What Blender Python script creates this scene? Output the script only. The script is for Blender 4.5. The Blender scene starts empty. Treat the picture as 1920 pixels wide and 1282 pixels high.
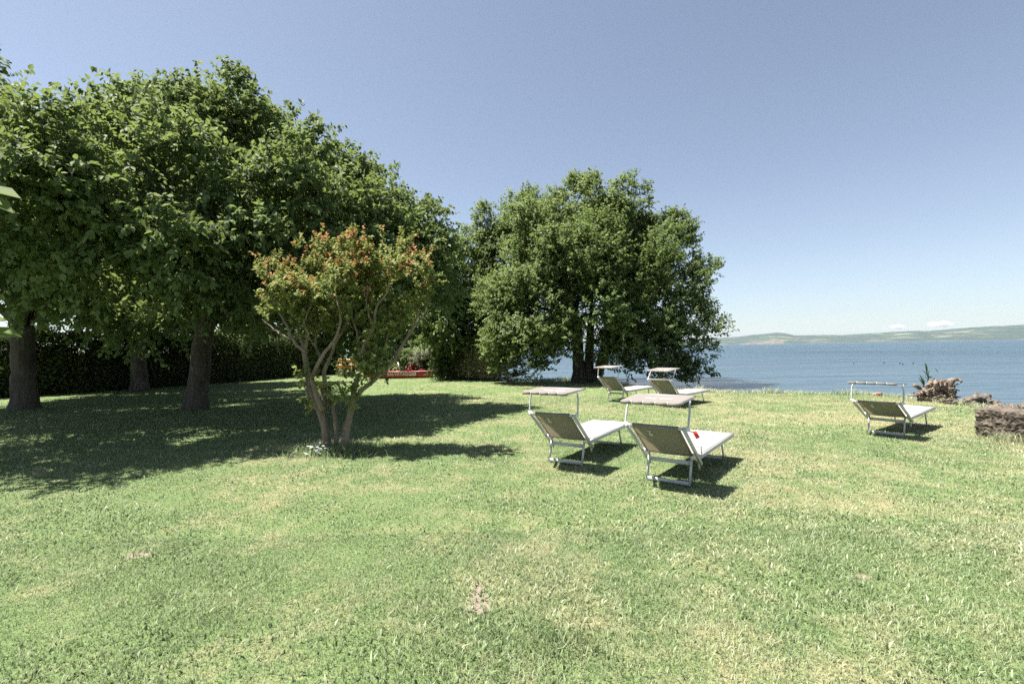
import bpy, math, random
import numpy as np
from mathutils import Vector, Matrix, noise as mnoise

# ------------------------------------------------------------------ camera, light, exposure
SC = bpy.context.scene
COL = SC.collection
FPX, IW, IH, CAM_H = 905.0, 1920.0, 1282.0, 1.7
pit, rol = math.atan(12 / FPX), math.atan(10 / 565)
FW = np.array([0, math.cos(pit), math.sin(pit)])
WR = np.array([1.0, 0, 0]); WU = np.cross(WR, FW)
CR = math.cos(rol) * WR - math.sin(rol) * WU
CU = math.sin(rol) * WR + math.cos(rol) * WU
CC = np.array([0, 0, CAM_H])
cd = bpy.data.cameras.new("camera"); cam = bpy.data.objects.new("camera", cd); COL.objects.link(cam)
cd.sensor_width = 36; cd.lens = FPX / IW * 36; cd.clip_start = 0.05; cd.clip_end = 60000
cam.matrix_world = Matrix(((CR[0], CU[0], -FW[0], 0), (CR[1], CU[1], -FW[1], 0), (CR[2], CU[2], -FW[2], CAM_H), (0, 0, 0, 1)))
SC.camera = cam

SUN_EL, SUN_AZ = math.radians(67.0), math.radians(-84)       # azimuth from +Y, negative towards -X
wd = bpy.data.worlds.new("World"); SC.world = wd; wd.use_nodes = True
nt = wd.node_tree; bg = nt.nodes["Background"]
sky = nt.nodes.new("ShaderNodeTexSky"); sky.sky_type = 'NISHITA'; sky.sun_disc = False
sky.sun_elevation = SUN_EL; sky.sun_rotation = SUN_AZ
sky.altitude = 300; sky.air_density = 0.95; sky.dust_density = 0.9; sky.ozone_density = 2.2
hs = nt.nodes.new("ShaderNodeHueSaturation"); hs.inputs["Saturation"].default_value = 0.74
nt.links.new(sky.outputs[0], hs.inputs["Color"]); nt.links.new(hs.outputs[0], bg.inputs[0])
bg.inputs[1].default_value = 0.052
sl = bpy.data.lights.new("sun", 'SUN'); sl.energy = 4.9; sl.angle = math.radians(0.5); sl.color = (1, 0.955, 0.88)
sun = bpy.data.objects.new("sun", sl); COL.objects.link(sun)
SD = Vector((math.sin(SUN_AZ) * math.cos(SUN_EL), math.cos(SUN_AZ) * math.cos(SUN_EL), math.sin(SUN_EL)))
sun.rotation_euler = SD.to_track_quat('Z', 'Y').to_euler(); sun.location = (-30, 0, 60)
vs = SC.view_settings; vs.view_transform = 'Standard'; vs.look = 'None'; vs.gamma = 1; vs.exposure = 1.65
cy = SC.cycles
cy.max_bounces = 8; cy.diffuse_bounces = 3; cy.glossy_bounces = 3; cy.transmission_bounces = 6
cy.transparent_max_bounces = 6; cy.volume_bounces = 1; cy.use_denoising = False; cy.denoiser = 'OPENIMAGEDENOISE'; cy.denoising_input_passes = 'RGB_ALBEDO_NORMAL'
cy.sample_clamp_indirect = 4.0; cy.caustics_reflective = False; cy.caustics_refractive = False


def ray(x, y): return FW + CR * (x - IW / 2) / FPX - CU * (y - IH / 2) / FPX
def at(x, y, Y):
    d = ray(x, y); return CC + d * Y / d[1]
def gnd(x, y, z=0.0):
    d = ray(x, y); return CC + d * (z - CAM_H) / d[2]


# ------------------------------------------------------------------ mesh helpers
def build(name, V, faces, mat, parent=None, loc=None, smooth=False, tint=None):
    me = bpy.data.meshes.new(name)
    V = np.asarray(V, dtype=np.float32)
    faces = [np.asarray(f, dtype=np.int32) for f in faces if len(f)]
    me.vertices.add(len(V)); me.vertices.foreach_set("co", V.ravel())
    nl = sum(f.size for f in faces); npoly = sum(len(f) for f in faces)
    me.loops.add(nl); me.loops.foreach_set("vertex_index", np.concatenate([f.ravel() for f in faces]))
    tot = np.concatenate([np.full(len(f), f.shape[1], dtype=np.int32) for f in faces])
    st = np.zeros(npoly, dtype=np.int32); st[1:] = np.cumsum(tot)[:-1]
    me.polygons.add(npoly); me.polygons.foreach_set("loop_start", st)
    if smooth: me.polygons.foreach_set("use_smooth", np.ones(npoly, dtype=bool))
    if tint is not None:
        a = me.attributes.new("tint", 'FLOAT', 'FACE'); a.data.foreach_set("value", np.asarray(tint, dtype=np.float32))
    me.update(calc_edges=True)
    me.materials.append(mat)
    o = bpy.data.objects.new(name, me); COL.objects.link(o)
    if parent is not None: o.parent = parent
    if loc is not None: o.location = tuple(loc)
    return o


def frame_of(d):
    d = d / (np.linalg.norm(d) + 1e-9)
    a = np.array([0, 0, 1.0]) if abs(d[2]) < 0.9 else np.array([1.0, 0, 0])
    x = np.cross(a, d); x /= np.linalg.norm(x)
    return x, np.cross(d, x), d


class MB:
    def __init__(s): s.V = []; s.F = {}; s.n = 0
    def add(s, V, F):
        V = np.asarray(V, float)
        for f in F: s.F.setdefault(len(f), []).append([i + s.n for i in f])
        s.V.append(V); s.n += len(V); return s
    def bar(s, p, q, w, h, up=(0, 0, 1), bev=0.0):
        """rectangular bar p->q, w across, h along up; bev chamfers the four long edges"""
        p, q = np.asarray(p, float), np.asarray(q, float); d = (q - p) / np.linalg.norm(q - p)
        u = np.asarray(up, float)
        if abs(u @ d) > 0.95: u = np.array([1.0, 0, 0])
        u = u - d * (u @ d); u /= np.linalg.norm(u); x = np.cross(d, u)
        b = bev or min(w, h) * 0.18
        pr = [(-w/2+b, -h/2), (w/2-b, -h/2), (w/2, -h/2+b), (w/2, h/2-b), (w/2-b, h/2), (-w/2+b, h/2), (-w/2, h/2-b), (-w/2, -h/2+b)]
        V = [p + x*a + u*c for a, c in pr] + [q + x*a + u*c for a, c in pr]
        F = [(8 + i, 8 + (i+1) % 8, (i+1) % 8, i) for i in range(8)] + [tuple(range(0, 8)), tuple(range(15, 7, -1))]
        return s.add(V, F)
    def box(s, c, size, bev=0.004):
        c = np.asarray(c, float); sx = size[0] / 2
        return s.bar(c - [sx, 0, 0], c + [sx, 0, 0], size[1], size[2], bev=bev)
    def tube(s, path, rad, n=8, jit=0.0, rng=None):
        P = np.asarray(path, float); m = len(P)
        rad = np.atleast_1d(np.asarray(rad, float))
        rad = np.interp(np.linspace(0, 1, m), np.linspace(0, 1, len(rad)), rad) if len(rad) > 1 else np.full(m, rad[0])
        T = np.gradient(P, axis=0); x, y, _ = frame_of(T[0]); V = []
        for i in range(m):
            t = T[i] / (np.linalg.norm(T[i]) + 1e-9)
            x = x - t * (x @ t); x /= np.linalg.norm(x); y = np.cross(t, x)
            for k in range(n):
                a = 2 * math.pi * k / n
                r = rad[i] * (1 + (rng.uniform(-jit, jit) if rng is not None and jit else 0))
                V.append(P[i] + (x * math.cos(a) + y * math.sin(a)) * r)
        F = []
        for i in range(m - 1):
            for k in range(n):
                F.append((i*n+k, i*n+(k+1) % n, (i+1)*n+(k+1) % n, (i+1)*n+k))
        F.append(tuple(range(n-1, -1, -1))); F.append(tuple((m-1)*n + k for k in range(n)))
        return s.add(V, F)
    def ball(s, c, r, sub=2, nz=0.0, fr=1.0, sc=(1, 1, 1), seed=0, sharp=False):
        V, F = ICO[sub]
        out = []
        for v in V:
            q = Vector(v) * fr + Vector((seed * 7.13, seed * 3.7, seed * 1.9))
            k = 1 + nz * (mnoise.noise(q) + 0.5 * mnoise.noise(q * 2.3) + 0.28 * mnoise.noise(q * 5.1))
            if sharp: k += nz * 0.5 * (0.5 - abs(mnoise.noise(q * 1.7)) * 2)
            out.append(np.asarray(c, float) + v * k * r * np.asarray(sc, float))
        return s.add(out, F)
    def build(s, name, mat, parent=None, loc=None, smooth=False):
        return build(name, np.concatenate(s.V), [np.array(f) for f in s.F.values()], mat, parent, loc, smooth)


def _ico():
    t = (1 + 5 ** .5) / 2
    V = [np.array(v) / np.linalg.norm(v) for v in [(-1,t,0),(1,t,0),(-1,-t,0),(1,-t,0),(0,-1,t),(0,1,t),(0,-1,-t),(0,1,-t),(t,0,-1),(t,0,1),(-t,0,-1),(-t,0,1)]]
    F = [(0,11,5),(0,5,1),(0,1,7),(0,7,10),(0,10,11),(1,5,9),(5,11,4),(11,10,2),(10,7,6),(7,1,8),(3,9,4),(3,4,2),(3,2,6),(3,6,8),(3,8,9),(4,9,5),(2,4,11),(6,2,10),(8,6,7),(9,8,1)]
    L = [(V, F)]
    for _ in range(5):
        V = list(V); c = {}; G = []
        def m(a, b):
            k = (min(a, b), max(a, b))
            if k not in c:
                v = V[a] + V[b]; V.append(v / np.linalg.norm(v)); c[k] = len(V) - 1
            return c[k]
        for a, b, d in F:
            e, f, g = m(a, b), m(b, d), m(d, a); G += [(a, e, g), (b, f, e), (d, g, f), (e, f, g)]
        F = G; L.append((V, F))
    return L
ICO = _ico()


def spline(P, n=12):
    P = [np.asarray(p, float) for p in P]
    if len(P) == 2: return np.array([P[0] + (P[1] - P[0]) * t for t in np.linspace(0, 1, n)])
    Q = [2 * P[0] - P[1]] + P + [2 * P[-1] - P[-2]]; out = []
    k = max(2, n // (len(P) - 1))
    for i in range(1, len(Q) - 2):
        for t in np.linspace(0, 1, k, endpoint=False):
            a, b, c, d = Q[i-1], Q[i], Q[i+1], Q[i+2]
            out.append(0.5 * (2*b + (c-a)*t + (2*a-5*b+4*c-d)*t*t + (3*b-a-3*c+d)*t**3))
    out.append(P[-1]); return np.array(out)


def thing(name, label, cat, loc=(0, 0, 0), rz=0.0, group=None):
    o = bpy.data.objects.new(name, None); COL.objects.link(o); o.empty_display_size = 0.2
    o.location = tuple(loc); o.rotation_euler = (0, 0, rz); o["label"] = label; o["category"] = cat
    if group: o["group"] = group
    return o
def tag(o, label, cat, group=None, kind=None):
    o["label"] = label; o["category"] = cat
    if group: o["group"] = group
    if kind: o["kind"] = kind
    return o
def struct(o, kind='structure'):
    o["kind"] = kind; return o


# ------------------------------------------------------------------ materials
def newmat(name):
    m = bpy.data.materials.new(name); m.use_nodes = True
    return m, m.node_tree, m.node_tree.nodes["Principled BSDF"], m.node_tree.nodes["Material Output"]
def N(nt, t, **kw):
    n = nt.nodes.new("ShaderNode" + t)
    for k, v in kw.items():
        if k in n.inputs: n.inputs[k].default_value = v
        else: setattr(n, k, v)
    return n
def ramp(nt, fac, stops):
    r = nt.nodes.new("ShaderNodeValToRGB"); e = r.color_ramp.elements
    while len(e) < len(stops): e.new(0.5)
    for el, (p, c) in zip(e, stops): el.position = p; el.color = (*c, 1) if len(c) == 3 else c
    nt.links.new(fac, r.inputs[0]); return r.outputs[0]
def mixc(nt, fac, a, b, bt='MIX'):
    m = nt.nodes.new("ShaderNodeMix"); m.data_type = 'RGBA'; m.blend_type = bt
    for s, v in ((m.inputs[0], fac), (m.inputs[6], a), (m.inputs[7], b)):
        if hasattr(v, "is_linked") or hasattr(v, "links"): nt.links.new(v, s)
        else: s.default_value = v if isinstance(v, (int, float)) else (*v, 1)
    return m.outputs[2]
def noise_tex(nt, vec, scale, detail=4, rough=.55):
    n = N(nt, "TexNoise", Scale=scale, Detail=detail, Roughness=rough); nt.links.new(vec, n.inputs["Vector"]); return n.outputs["Fac"]
def objco(nt): return nt.nodes.new("ShaderNodeTexCoord").outputs["Object"]
def worldpos(nt): return nt.nodes.new("ShaderNodeNewGeometry").outputs["Position"]
def bump(nt, bs, h, strength=.5, dist=.02):
    b = N(nt, "Bump", Strength=strength, Distance=dist); nt.links.new(h, b.inputs["Height"]); nt.links.new(b.outputs[0], bs.inputs["Normal"]); return b

def leafmat(name, stops, trans=(.2, .3, .05), tmix=.35, rough=.62, spec=.2):
    m, nt, bs, out = newmat(name)
    a = N(nt, "Attribute", attribute_name="tint")
    big = noise_tex(nt, worldpos(nt), .9, 2)
    ad = N(nt, "Math", operation='MULTIPLY_ADD'); ad.inputs[1].default_value = .45; nt.links.new(big, ad.inputs[0])
    sb = N(nt, "Math", operation='SUBTRACT'); nt.links.new(a.outputs["Fac"], sb.inputs[0]); sb.inputs[1].default_value = .22
    nt.links.new(sb.outputs[0], ad.inputs[2])
    c = ramp(nt, ad.outputs[0], stops)
    nt.links.new(c, bs.inputs["Base Color"]); bs.inputs["Roughness"].default_value = rough
    bs.inputs["Specular IOR Level"].default_value = spec
    tr = N(nt, "BsdfTranslucent"); nt.links.new(mixc(nt, .6, c, trans), tr.inputs[0])
    mx = N(nt, "MixShader"); mx.inputs[0].default_value = tmix
    nt.links.new(bs.outputs[0], mx.inputs[1]); nt.links.new(tr.outputs[0], mx.inputs[2]); nt.links.new(mx.outputs[0], out.inputs[0])
    return m

def plain(name, col, rough=.5, var=.15, scale=20, bmp=0.0, metal=0.0, bscale=None, spec=.4):
    m, nt, bs, out = newmat(name); v = objco(nt)
    n = noise_tex(nt, v, scale, 5)
    lo = tuple(c * (1 - var) for c in col); hi = tuple(min(1, c * (1 + var)) for c in col)
    nt.links.new(ramp(nt, n, [(.3, lo), (.7, hi)]), bs.inputs["Base Color"])
    bs.inputs["Roughness"].default_value = rough; bs.inputs["Metallic"].default_value = metal; bs.inputs["Specular IOR Level"].default_value = spec
    if bmp: bump(nt, bs, noise_tex(nt, v, bscale or scale * 2, 6), .6, bmp)
    return m

def barkmat(name, c1, c2, sc=6, streak=.16):
    m, nt, bs, out = newmat(name); v = objco(nt)
    mp = N(nt, "Mapping"); mp.inputs["Scale"].default_value = (1, 1, streak); nt.links.new(v, mp.inputs[0])
    n = noise_tex(nt, mp.outputs[0], sc, 7, .65)
    nt.links.new(ramp(nt, n, [(.32, c1), (.66, c2)]), bs.inputs["Base Color"]); bs.inputs["Roughness"].default_value = .85
    bump(nt, bs, n, 1.0, .06); return m

M = {}
M['mulb'] = leafmat("mulberry_leaf", [(.1, (.042, .066, .025)), (.5, (.095, .138, .052)), (.95, (.185, .23, .105))], (.3, .38, .09), .36)
M['alder'] = leafmat("alder_leaf", [(.1, (.05, .080, .026)), (.5, (.118, .163, .056)), (.95, (.215, .265, .1))], (.3, .39, .1), .36)
M['bush'] = leafmat("bush_leaf", [(.1, (.045, .075, .025)), (.5, (.095, .14, .045)), (.95, (.17, .215, .08))], (.26, .35, .08), .36)
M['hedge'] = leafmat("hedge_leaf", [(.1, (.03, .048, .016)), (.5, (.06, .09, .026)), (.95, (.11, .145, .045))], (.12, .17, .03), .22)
M['myrtle'] = leafmat("myrtle_leaf", [(.05, (.06, .10, .028)), (.45, (.17, .225, .065)), (.76, (.29, .32, .12)), (.84, (.38, .16, .08)), (.98, (.52, .2, .13))], (.3, .3, .08), .35)
M['dry'] = leafmat("dry_brush", [(.1, (.11, .115, .055)), (.5, (.22, .215, .115)), (.95, (.38, .35, .23))], (.3, .27, .14), .25, .7, .2)
M['silver'] = leafmat("pale_leaf", [(.1, (.13, .15, .09)), (.5, (.22, .24, .15)), (.95, (.33, .35, .23))], (.3, .32, .18), .3)
M['near'] = leafmat("bright_leaf", [(.1, (.07, .105, .025)), (.5, (.10, .14, .034)), (.95, (.13, .175, .04))], (.16, .22, .03), .35, .65, .1)
M['reed'] = leafmat("reed_leaf", [(.1, (.08, .14, .05)), (.5, (.13, .2, .08)), (.95, (.2, .27, .12))], (.25, .35, .1), .3)
M['bark'] = barkmat("grey_bark", (.03, .024, .019), (.12, .098, .078))
M['aldbark'] = barkmat("alder_bark", (.03, .026, .022), (.10, .088, .075))
M['mybark'] = barkmat("smooth_bark", (.11, .082, .06), (.27, .215, .165), 9, .25)
M['twig'] = plain("dead_twig", (.2, .17, .14), .9, .3)
M['alu'] = plain("white_aluminium", (.45, .46, .48), .38, .06, 30, metal=.0, spec=.6)
M['plastic'] = plain("white_plastic", (.66, .65, .63), .5, .05)
M['print'] = plain("white_print", (.75, .73, .7), .6, .04)
M['wood'] = plain("weathered_wood", (.3, .22, .15), .85, .35, 8, .01)
M['soil'] = plain("soil", (.3, .2, .15), .95, .25)


# ------------------------------------------------------------------ shoreline and lawn
SHORE = np.array([(400, -400), (40, -120), (19, -20), (14.5, 2), (13.2, 8), (12.5, 11.3), (12.2, 12.9), (12.0, 14.6), (11.3, 16.2), (8.3, 17.3), (6.7, 18.1), (5.2, 19.8), (4.3, 24.2), (3.0, 26), (0.9, 26.1), (-.6, 25.8), (-2.2, 28.5), (-4.5, 33), (-7, 38), (-12, 48), (-40, 120), (-160, 400), (-3000, 5000)], float)
_rg = np.random.default_rng(5)
def densify(P, step=.35):
    out = []
    for a, b in zip(P[:-1], P[1:]):
        L = np.linalg.norm(b - a); k = max(1, int(min(L, 60) / step)); out += [a + (b - a) * t for t in np.linspace(0, 1, k, endpoint=False)]
    return np.array(out + [P[-1]])
SH = densify(SHORE)
ww = np.abs(SH[:, 1] - 15) < 22
SH[ww] += np.stack([np.convolve(_rg.normal(0, .22, len(SH)), np.ones(4) / 4, 'same'), np.convolve(_rg.normal(0, .22, len(SH)), np.ones(4) / 4, 'same')], 1)[ww]
def shore_dist(P):
    """signed distance to the shore, positive on land (left of the walk along SHORE)"""
    P = np.asarray(P, float)[:, :2]; out = np.full(len(P), 1e9); sg = np.ones(len(P))
    for a, b in zip(SH[:-1], SH[1:]):
        ab = b - a; t = np.clip(((P - a) @ ab) / (ab @ ab), 0, 1); q = a + t[:, None] * ab
        d = np.hypot(*(P - q).T); cr = ab[0] * (P[:, 1] - a[1]) - ab[1] * (P[:, 0] - a[0])
        u = d < out - 1e-9; out[u] = d[u]; sg[u] = np.sign(cr[u])
    return out * sg
WATER_Z = -0.26
def lawn_z(P):
    d = shore_dist(P); x, y = P[:, 0], P[:, 1]
    z = .03 * np.sin(x * .7 + 1) * np.sin(y * .6) * np.clip(d / 2, 0, 1) * .6
    bank = np.where(d > 0, 0, -1.6 * np.clip(-d / .9, 0, 1) ** .7 - np.clip(-d - .9, 0, 200) * .12)
    return z + bank * 1.0 + np.where((d > 0) & (d < .6), -.06 * (1 - d / .6), 0)

def axis(a, b, fine, lo, hi, g=1.25):
    c = list(np.arange(lo, hi + 1e-6, fine)); s = fine
    while c[-1] < b: s *= g; c.append(c[-1] + s)
    s = fine
    while c[0] > a: s *= g; c.insert(0, c[0] - s)
    return np.array(c)
gx = axis(-3000, 500, .28, -22, 17); gy = axis(-400, 3000, .28, 1.5, 40)
GX, GY = np.meshgrid(gx, gy); P = np.stack([GX.ravel(), GY.ravel()], 1)
Z = lawn_z(P); nx, ny = len(gx), len(gy)
idx = np.arange(nx * ny).reshape(ny, nx)
Fq = np.stack([idx[:-1, :-1].ravel(), idx[:-1, 1:].ravel(), idx[1:, 1:].ravel(), idx[1:, :-1].ravel()], 1)

SPOTS = [(gnd(898, 1137), .075, .13), (gnd(892, 1112), .05, .12), (gnd(262, 1038), .10, .05), (gnd(1617, 1082), .06, .035)]
def patch_nodes(nt):
    """straw amount and soil amount over the lawn, from place alone"""
    v = worldpos(nt)
    n1 = noise_tex(nt, v, .42, 3); n2 = noise_tex(nt, v, 1.9, 4, .6); n3 = noise_tex(nt, v, 7.0, 3, .6)
    s = N(nt, "Math", operation='MULTIPLY_ADD'); nt.links.new(n1, s.inputs[0]); s.inputs[1].default_value = .55
    t = N(nt, "Math", operation='MULTIPLY_ADD'); nt.links.new(n2, t.inputs[0]); t.inputs[1].default_value = .55
    w = N(nt, "Math", operation='MULTIPLY'); nt.links.new(n3, w.inputs[0]); w.inputs[1].default_value = .3
    nt.links.new(w.outputs[0], t.inputs[2]); nt.links.new(t.outputs[0], s.inputs[2])
    sx = N(nt, "SeparateXYZ"); nt.links.new(v, sx.inputs[0])
    mr = N(nt, "MapRange"); mr.inputs[1].default_value = -6; mr.inputs[2].default_value = 7; mr.inputs[3].default_value = -.04; mr.inputs[4].default_value = .065
    nt.links.new(sx.outputs[0], mr.inputs[0])
    q = N(nt, "Math", operation='ADD'); nt.links.new(s.outputs[0], q.inputs[0]); nt.links.new(mr.outputs[0], q.inputs[1])
    return v, q.outputs[0], n3, n2
m, nt, bs, out = newmat("lawn_ground"); M['lawn'] = m
v, st, n3, n2 = patch_nodes(nt)
fine = noise_tex(nt, v, 55, 3, .7)
g = ramp(nt, fine, [(.3, (.055, .088, .03)), (.7, (.185, .25, .1))])
dry = ramp(nt, fine, [(.3, (.15, .125, .065)), (.7, (.36, .33, .18))])
base = mixc(nt, ramp(nt, st, [(.67, (0, 0, 0)), (.9, (1, 1, 1))]), g, dry)
soilf = None
for c, rx, ry in SPOTS:
    mp = N(nt, "Mapping"); mp.inputs["Location"].default_value = (-c[0] / rx, -c[1] / ry, 0); mp.inputs["Scale"].default_value = (1 / rx, 1 / ry, 0); nt.links.new(v, mp.inputs[0])
    ln = N(nt, "VectorMath", operation='LENGTH'); nt.links.new(mp.outputs[0], ln.inputs[0])
    ad = N(nt, "Math", operation='MULTIPLY_ADD'); nt.links.new(n3, ad.inputs[0]); ad.inputs[1].default_value = 2.6; nt.links.new(ln.outputs["Value"], ad.inputs[2])
    mr = N(nt, "MapRange"); mr.inputs[1].default_value = 2.7; mr.inputs[2].default_value = 2.0; nt.links.new(ad.outputs[0], mr.inputs[0])
    if soilf is None: soilf = mr.outputs[0]
    else:
        mx = N(nt, "Math", operation='MAXIMUM'); nt.links.new(soilf, mx.inputs[0]); nt.links.new(mr.outputs[0], mx.inputs[1]); soilf = mx.outputs[0]
base = mixc(nt, soilf, base, ramp(nt, fine, [(.3, (.15, .118, .088)), (.7, (.31, .255, .2))]))
sx = N(nt, "SeparateXYZ"); nt.links.new(v, sx.inputs[0])
mr = N(nt, "MapRange"); mr.inputs[1].default_value = -.07; mr.inputs[2].default_value = -.16; nt.links.new(sx.outputs[2], mr.inputs[0])
base = mixc(nt, mr.outputs[0], base, ramp(nt, n2, [(.3, (.05, .04, .03)), (.7, (.16, .13, .10))]))
nt.links.new(base, bs.inputs["Base Color"]); bs.inputs["Roughness"].default_value = .95; bs.inputs["Specular IOR Level"].default_value = .15
bump(nt, bs, fine, .8, .03)
lawn = struct(build("lawn", np.stack([P[:, 0], P[:, 1], Z], 1), [Fq], m, smooth=True))

# lake
m, nt, bs, out = newmat("lake_water"); M['water'] = m
v = objco(nt)
mpa = N(nt, "Mapping"); mpa.inputs["Scale"].default_value = (.3, 1, 1); mpa.inputs["Rotation"].default_value = (0, 0, .12); nt.links.new(v, mpa.inputs[0])
w1 = noise_tex(nt, mpa.outputs[0], .9, 4, .55); w2 = noise_tex(nt, mpa.outputs[0], 3.0, 4, .6); w3 = noise_tex(nt, v, .035, 3, .5)
mpb = N(nt, "Mapping"); mpb.inputs["Scale"].default_value = (.12, 1, 1); nt.links.new(v, mpb.inputs[0]); w0 = noise_tex(nt, mpb.outputs[0], .2, 3, .5)
h0 = N(nt, "Math", operation='MULTIPLY_ADD'); nt.links.new(w0, h0.inputs[0]); h0.inputs[1].default_value = 2.2; nt.links.new(w1, h0.inputs[2])
h = N(nt, "Math", operation='MULTIPLY_ADD'); nt.links.new(w2, h.inputs[0]); h.inputs[1].default_value = .28; nt.links.new(h0.outputs[0], h.inputs[2])
sxw = N(nt, "VectorMath", operation='LENGTH'); nt.links.new(v, sxw.inputs[0])
nr_ = N(nt, "MapRange"); nr_.inputs[1].default_value = 18; nr_.inputs[2].default_value = 120; nr_.inputs[3].default_value = .34; nr_.inputs[4].default_value = 1; nt.links.new(sxw.outputs["Value"], nr_.inputs[0])
hm = N(nt, "Math", operation='MULTIPLY'); nt.links.new(h.outputs[0], hm.inputs[0]); nt.links.new(nr_.outputs[0], hm.inputs[1]); h = hm
bump(nt, bs, h.outputs[0], 1.0, .8)
deep = ramp(nt, w3, [(.35, (.008, .03, .05)), (.65, (.02, .052, .076))]); near_sheen = N(nt, "MapRange"); near_sheen.inputs[1].default_value = 16; near_sheen.inputs[2].default_value = 90; near_sheen.inputs[3].default_value = 1; near_sheen.inputs[4].default_value = 0; nt.links.new(sxw.outputs["Value"], near_sheen.inputs[0])
nt.links.new(mixc(nt, near_sheen.outputs[0], deep, (.036, .066, .09)), bs.inputs["Base Color"])  # paler base colour near the shore paints in the brighter sky reflection
bs.inputs["Roughness"].default_value = .2; bs.inputs["IOR"].default_value = 1.33; bs.inputs["Specular IOR Level"].default_value = .5
k = 11000
struct(build("lake", [(-4000, -3000, WATER_Z), (13000, -3000, WATER_Z), (13000, k, WATER_Z), (-4000, k, WATER_Z)], [[(0, 1, 2, 3)]], m))

# ------------------------------------------------------------------ far hills, headland, clouds
SKY_LINE = [(600, 634), (1000, 640), (1200, 638), (1355, 634), (1385, 631.5), (1408, 628.5), (1430, 627), (1455, 623.5), (1470, 624.5), (1492, 629), (1540, 628), (1580, 628.5), (1640, 624.5), (1700, 621), (1760, 618.5), (1800, 615.5), (1860, 612), (1920, 609.5), (2100, 604), (2500, 612)]
def hill_material():
    m, nt, bs, out = newmat("hill_cover"); v = objco(nt)
    a = noise_tex(nt, v, .0022, 5, .6); b = noise_tex(nt, v, .012, 5, .65)
    woods = ramp(nt, b, [(.35, (.008, .02, .013)), (.65, (.024, .042, .024))])
    vo = N(nt, "TexVoronoi", Scale=.0045); nt.links.new(v, vo.inputs["Vector"])
    fields = ramp(nt, vo.outputs["Color"], [(.2, (.022, .042, .022)), (.5, (.045, .065, .032)), (.85, (.15, .14, .09))])
    c = mixc(nt, ramp(nt, a, [(.52, (0, 0, 0)), (.6, (1, 1, 1))]), woods, fields)
    nt.links.new(c, bs.inputs["Base Color"]); bs.inputs["Roughness"].default_value = .95; return m
M['hill'] = hill_material()
def hill(name, line, D0, D1, horizon, mat, seed, rough, x0, x1, n=520, m=40):
    xs = np.linspace(x0, x1, n); ys = np.interp(xs, [a for a, _ in line], [b for _, b in line])
    V = []
    for j in range(m):
        t = j / (m - 1)
        for i in range(n):
            D = D0 + (D1 - D0) * t; d = ray(xs[i], 641.0); az = math.atan2(d[0], d[1])
            hy = 653 - (xs[i] - 960) * 0.0177
            top = max(0, (hy - ys[i]) / FPX * math.cos(az) * D1) if True else 0
            X, Y = D * math.sin(az), D * math.cos(az)
            s = t * t * (3 - 2 * t) if t < .9 else 1
            q = Vector((X * .0012 + seed, Y * .0012, seed))
            r = mnoise.noise(q) * .5 + mnoise.noise(q * 2.7) * .3 + mnoise.noise(q * 8) * .12
            z = top * s * (1 + r * rough * 4 * t * (1 - t)) + 9 * rough * mnoise.noise(q * 30) * min(1, t * 6)
            V.append((X, Y, WATER_Z - .5 + max(0, z) + (0 if t else -3)))
    ix = np.arange(n * m).reshape(m, n)
    F = np.stack([ix[:-1, :-1].ravel(), ix[:-1, 1:].ravel(), ix[1:, 1:].ravel(), ix[1:, :-1].ravel()], 1)
    return struct(build(name, V, [F], mat, smooth=True))
hill("far_hills", SKY_LINE, 5600, 8200, 0, M['hill'], 3.1, .5, 500, 2500)
M['cliff'] = plain("headland_rock", (.10, .085, .07), .95, .6, .02)
hill("headland", [(1385, 645), (1400, 642.5), (1412, 640.5), (1425, 641), (1440, 638.5), (1452, 636.5), (1462, 637.5), (1470, 641), (1474, 645)], 4300, 4600, 0, M['cliff'], 9.4, .35, 1385, 1474, 90, 12)

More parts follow.
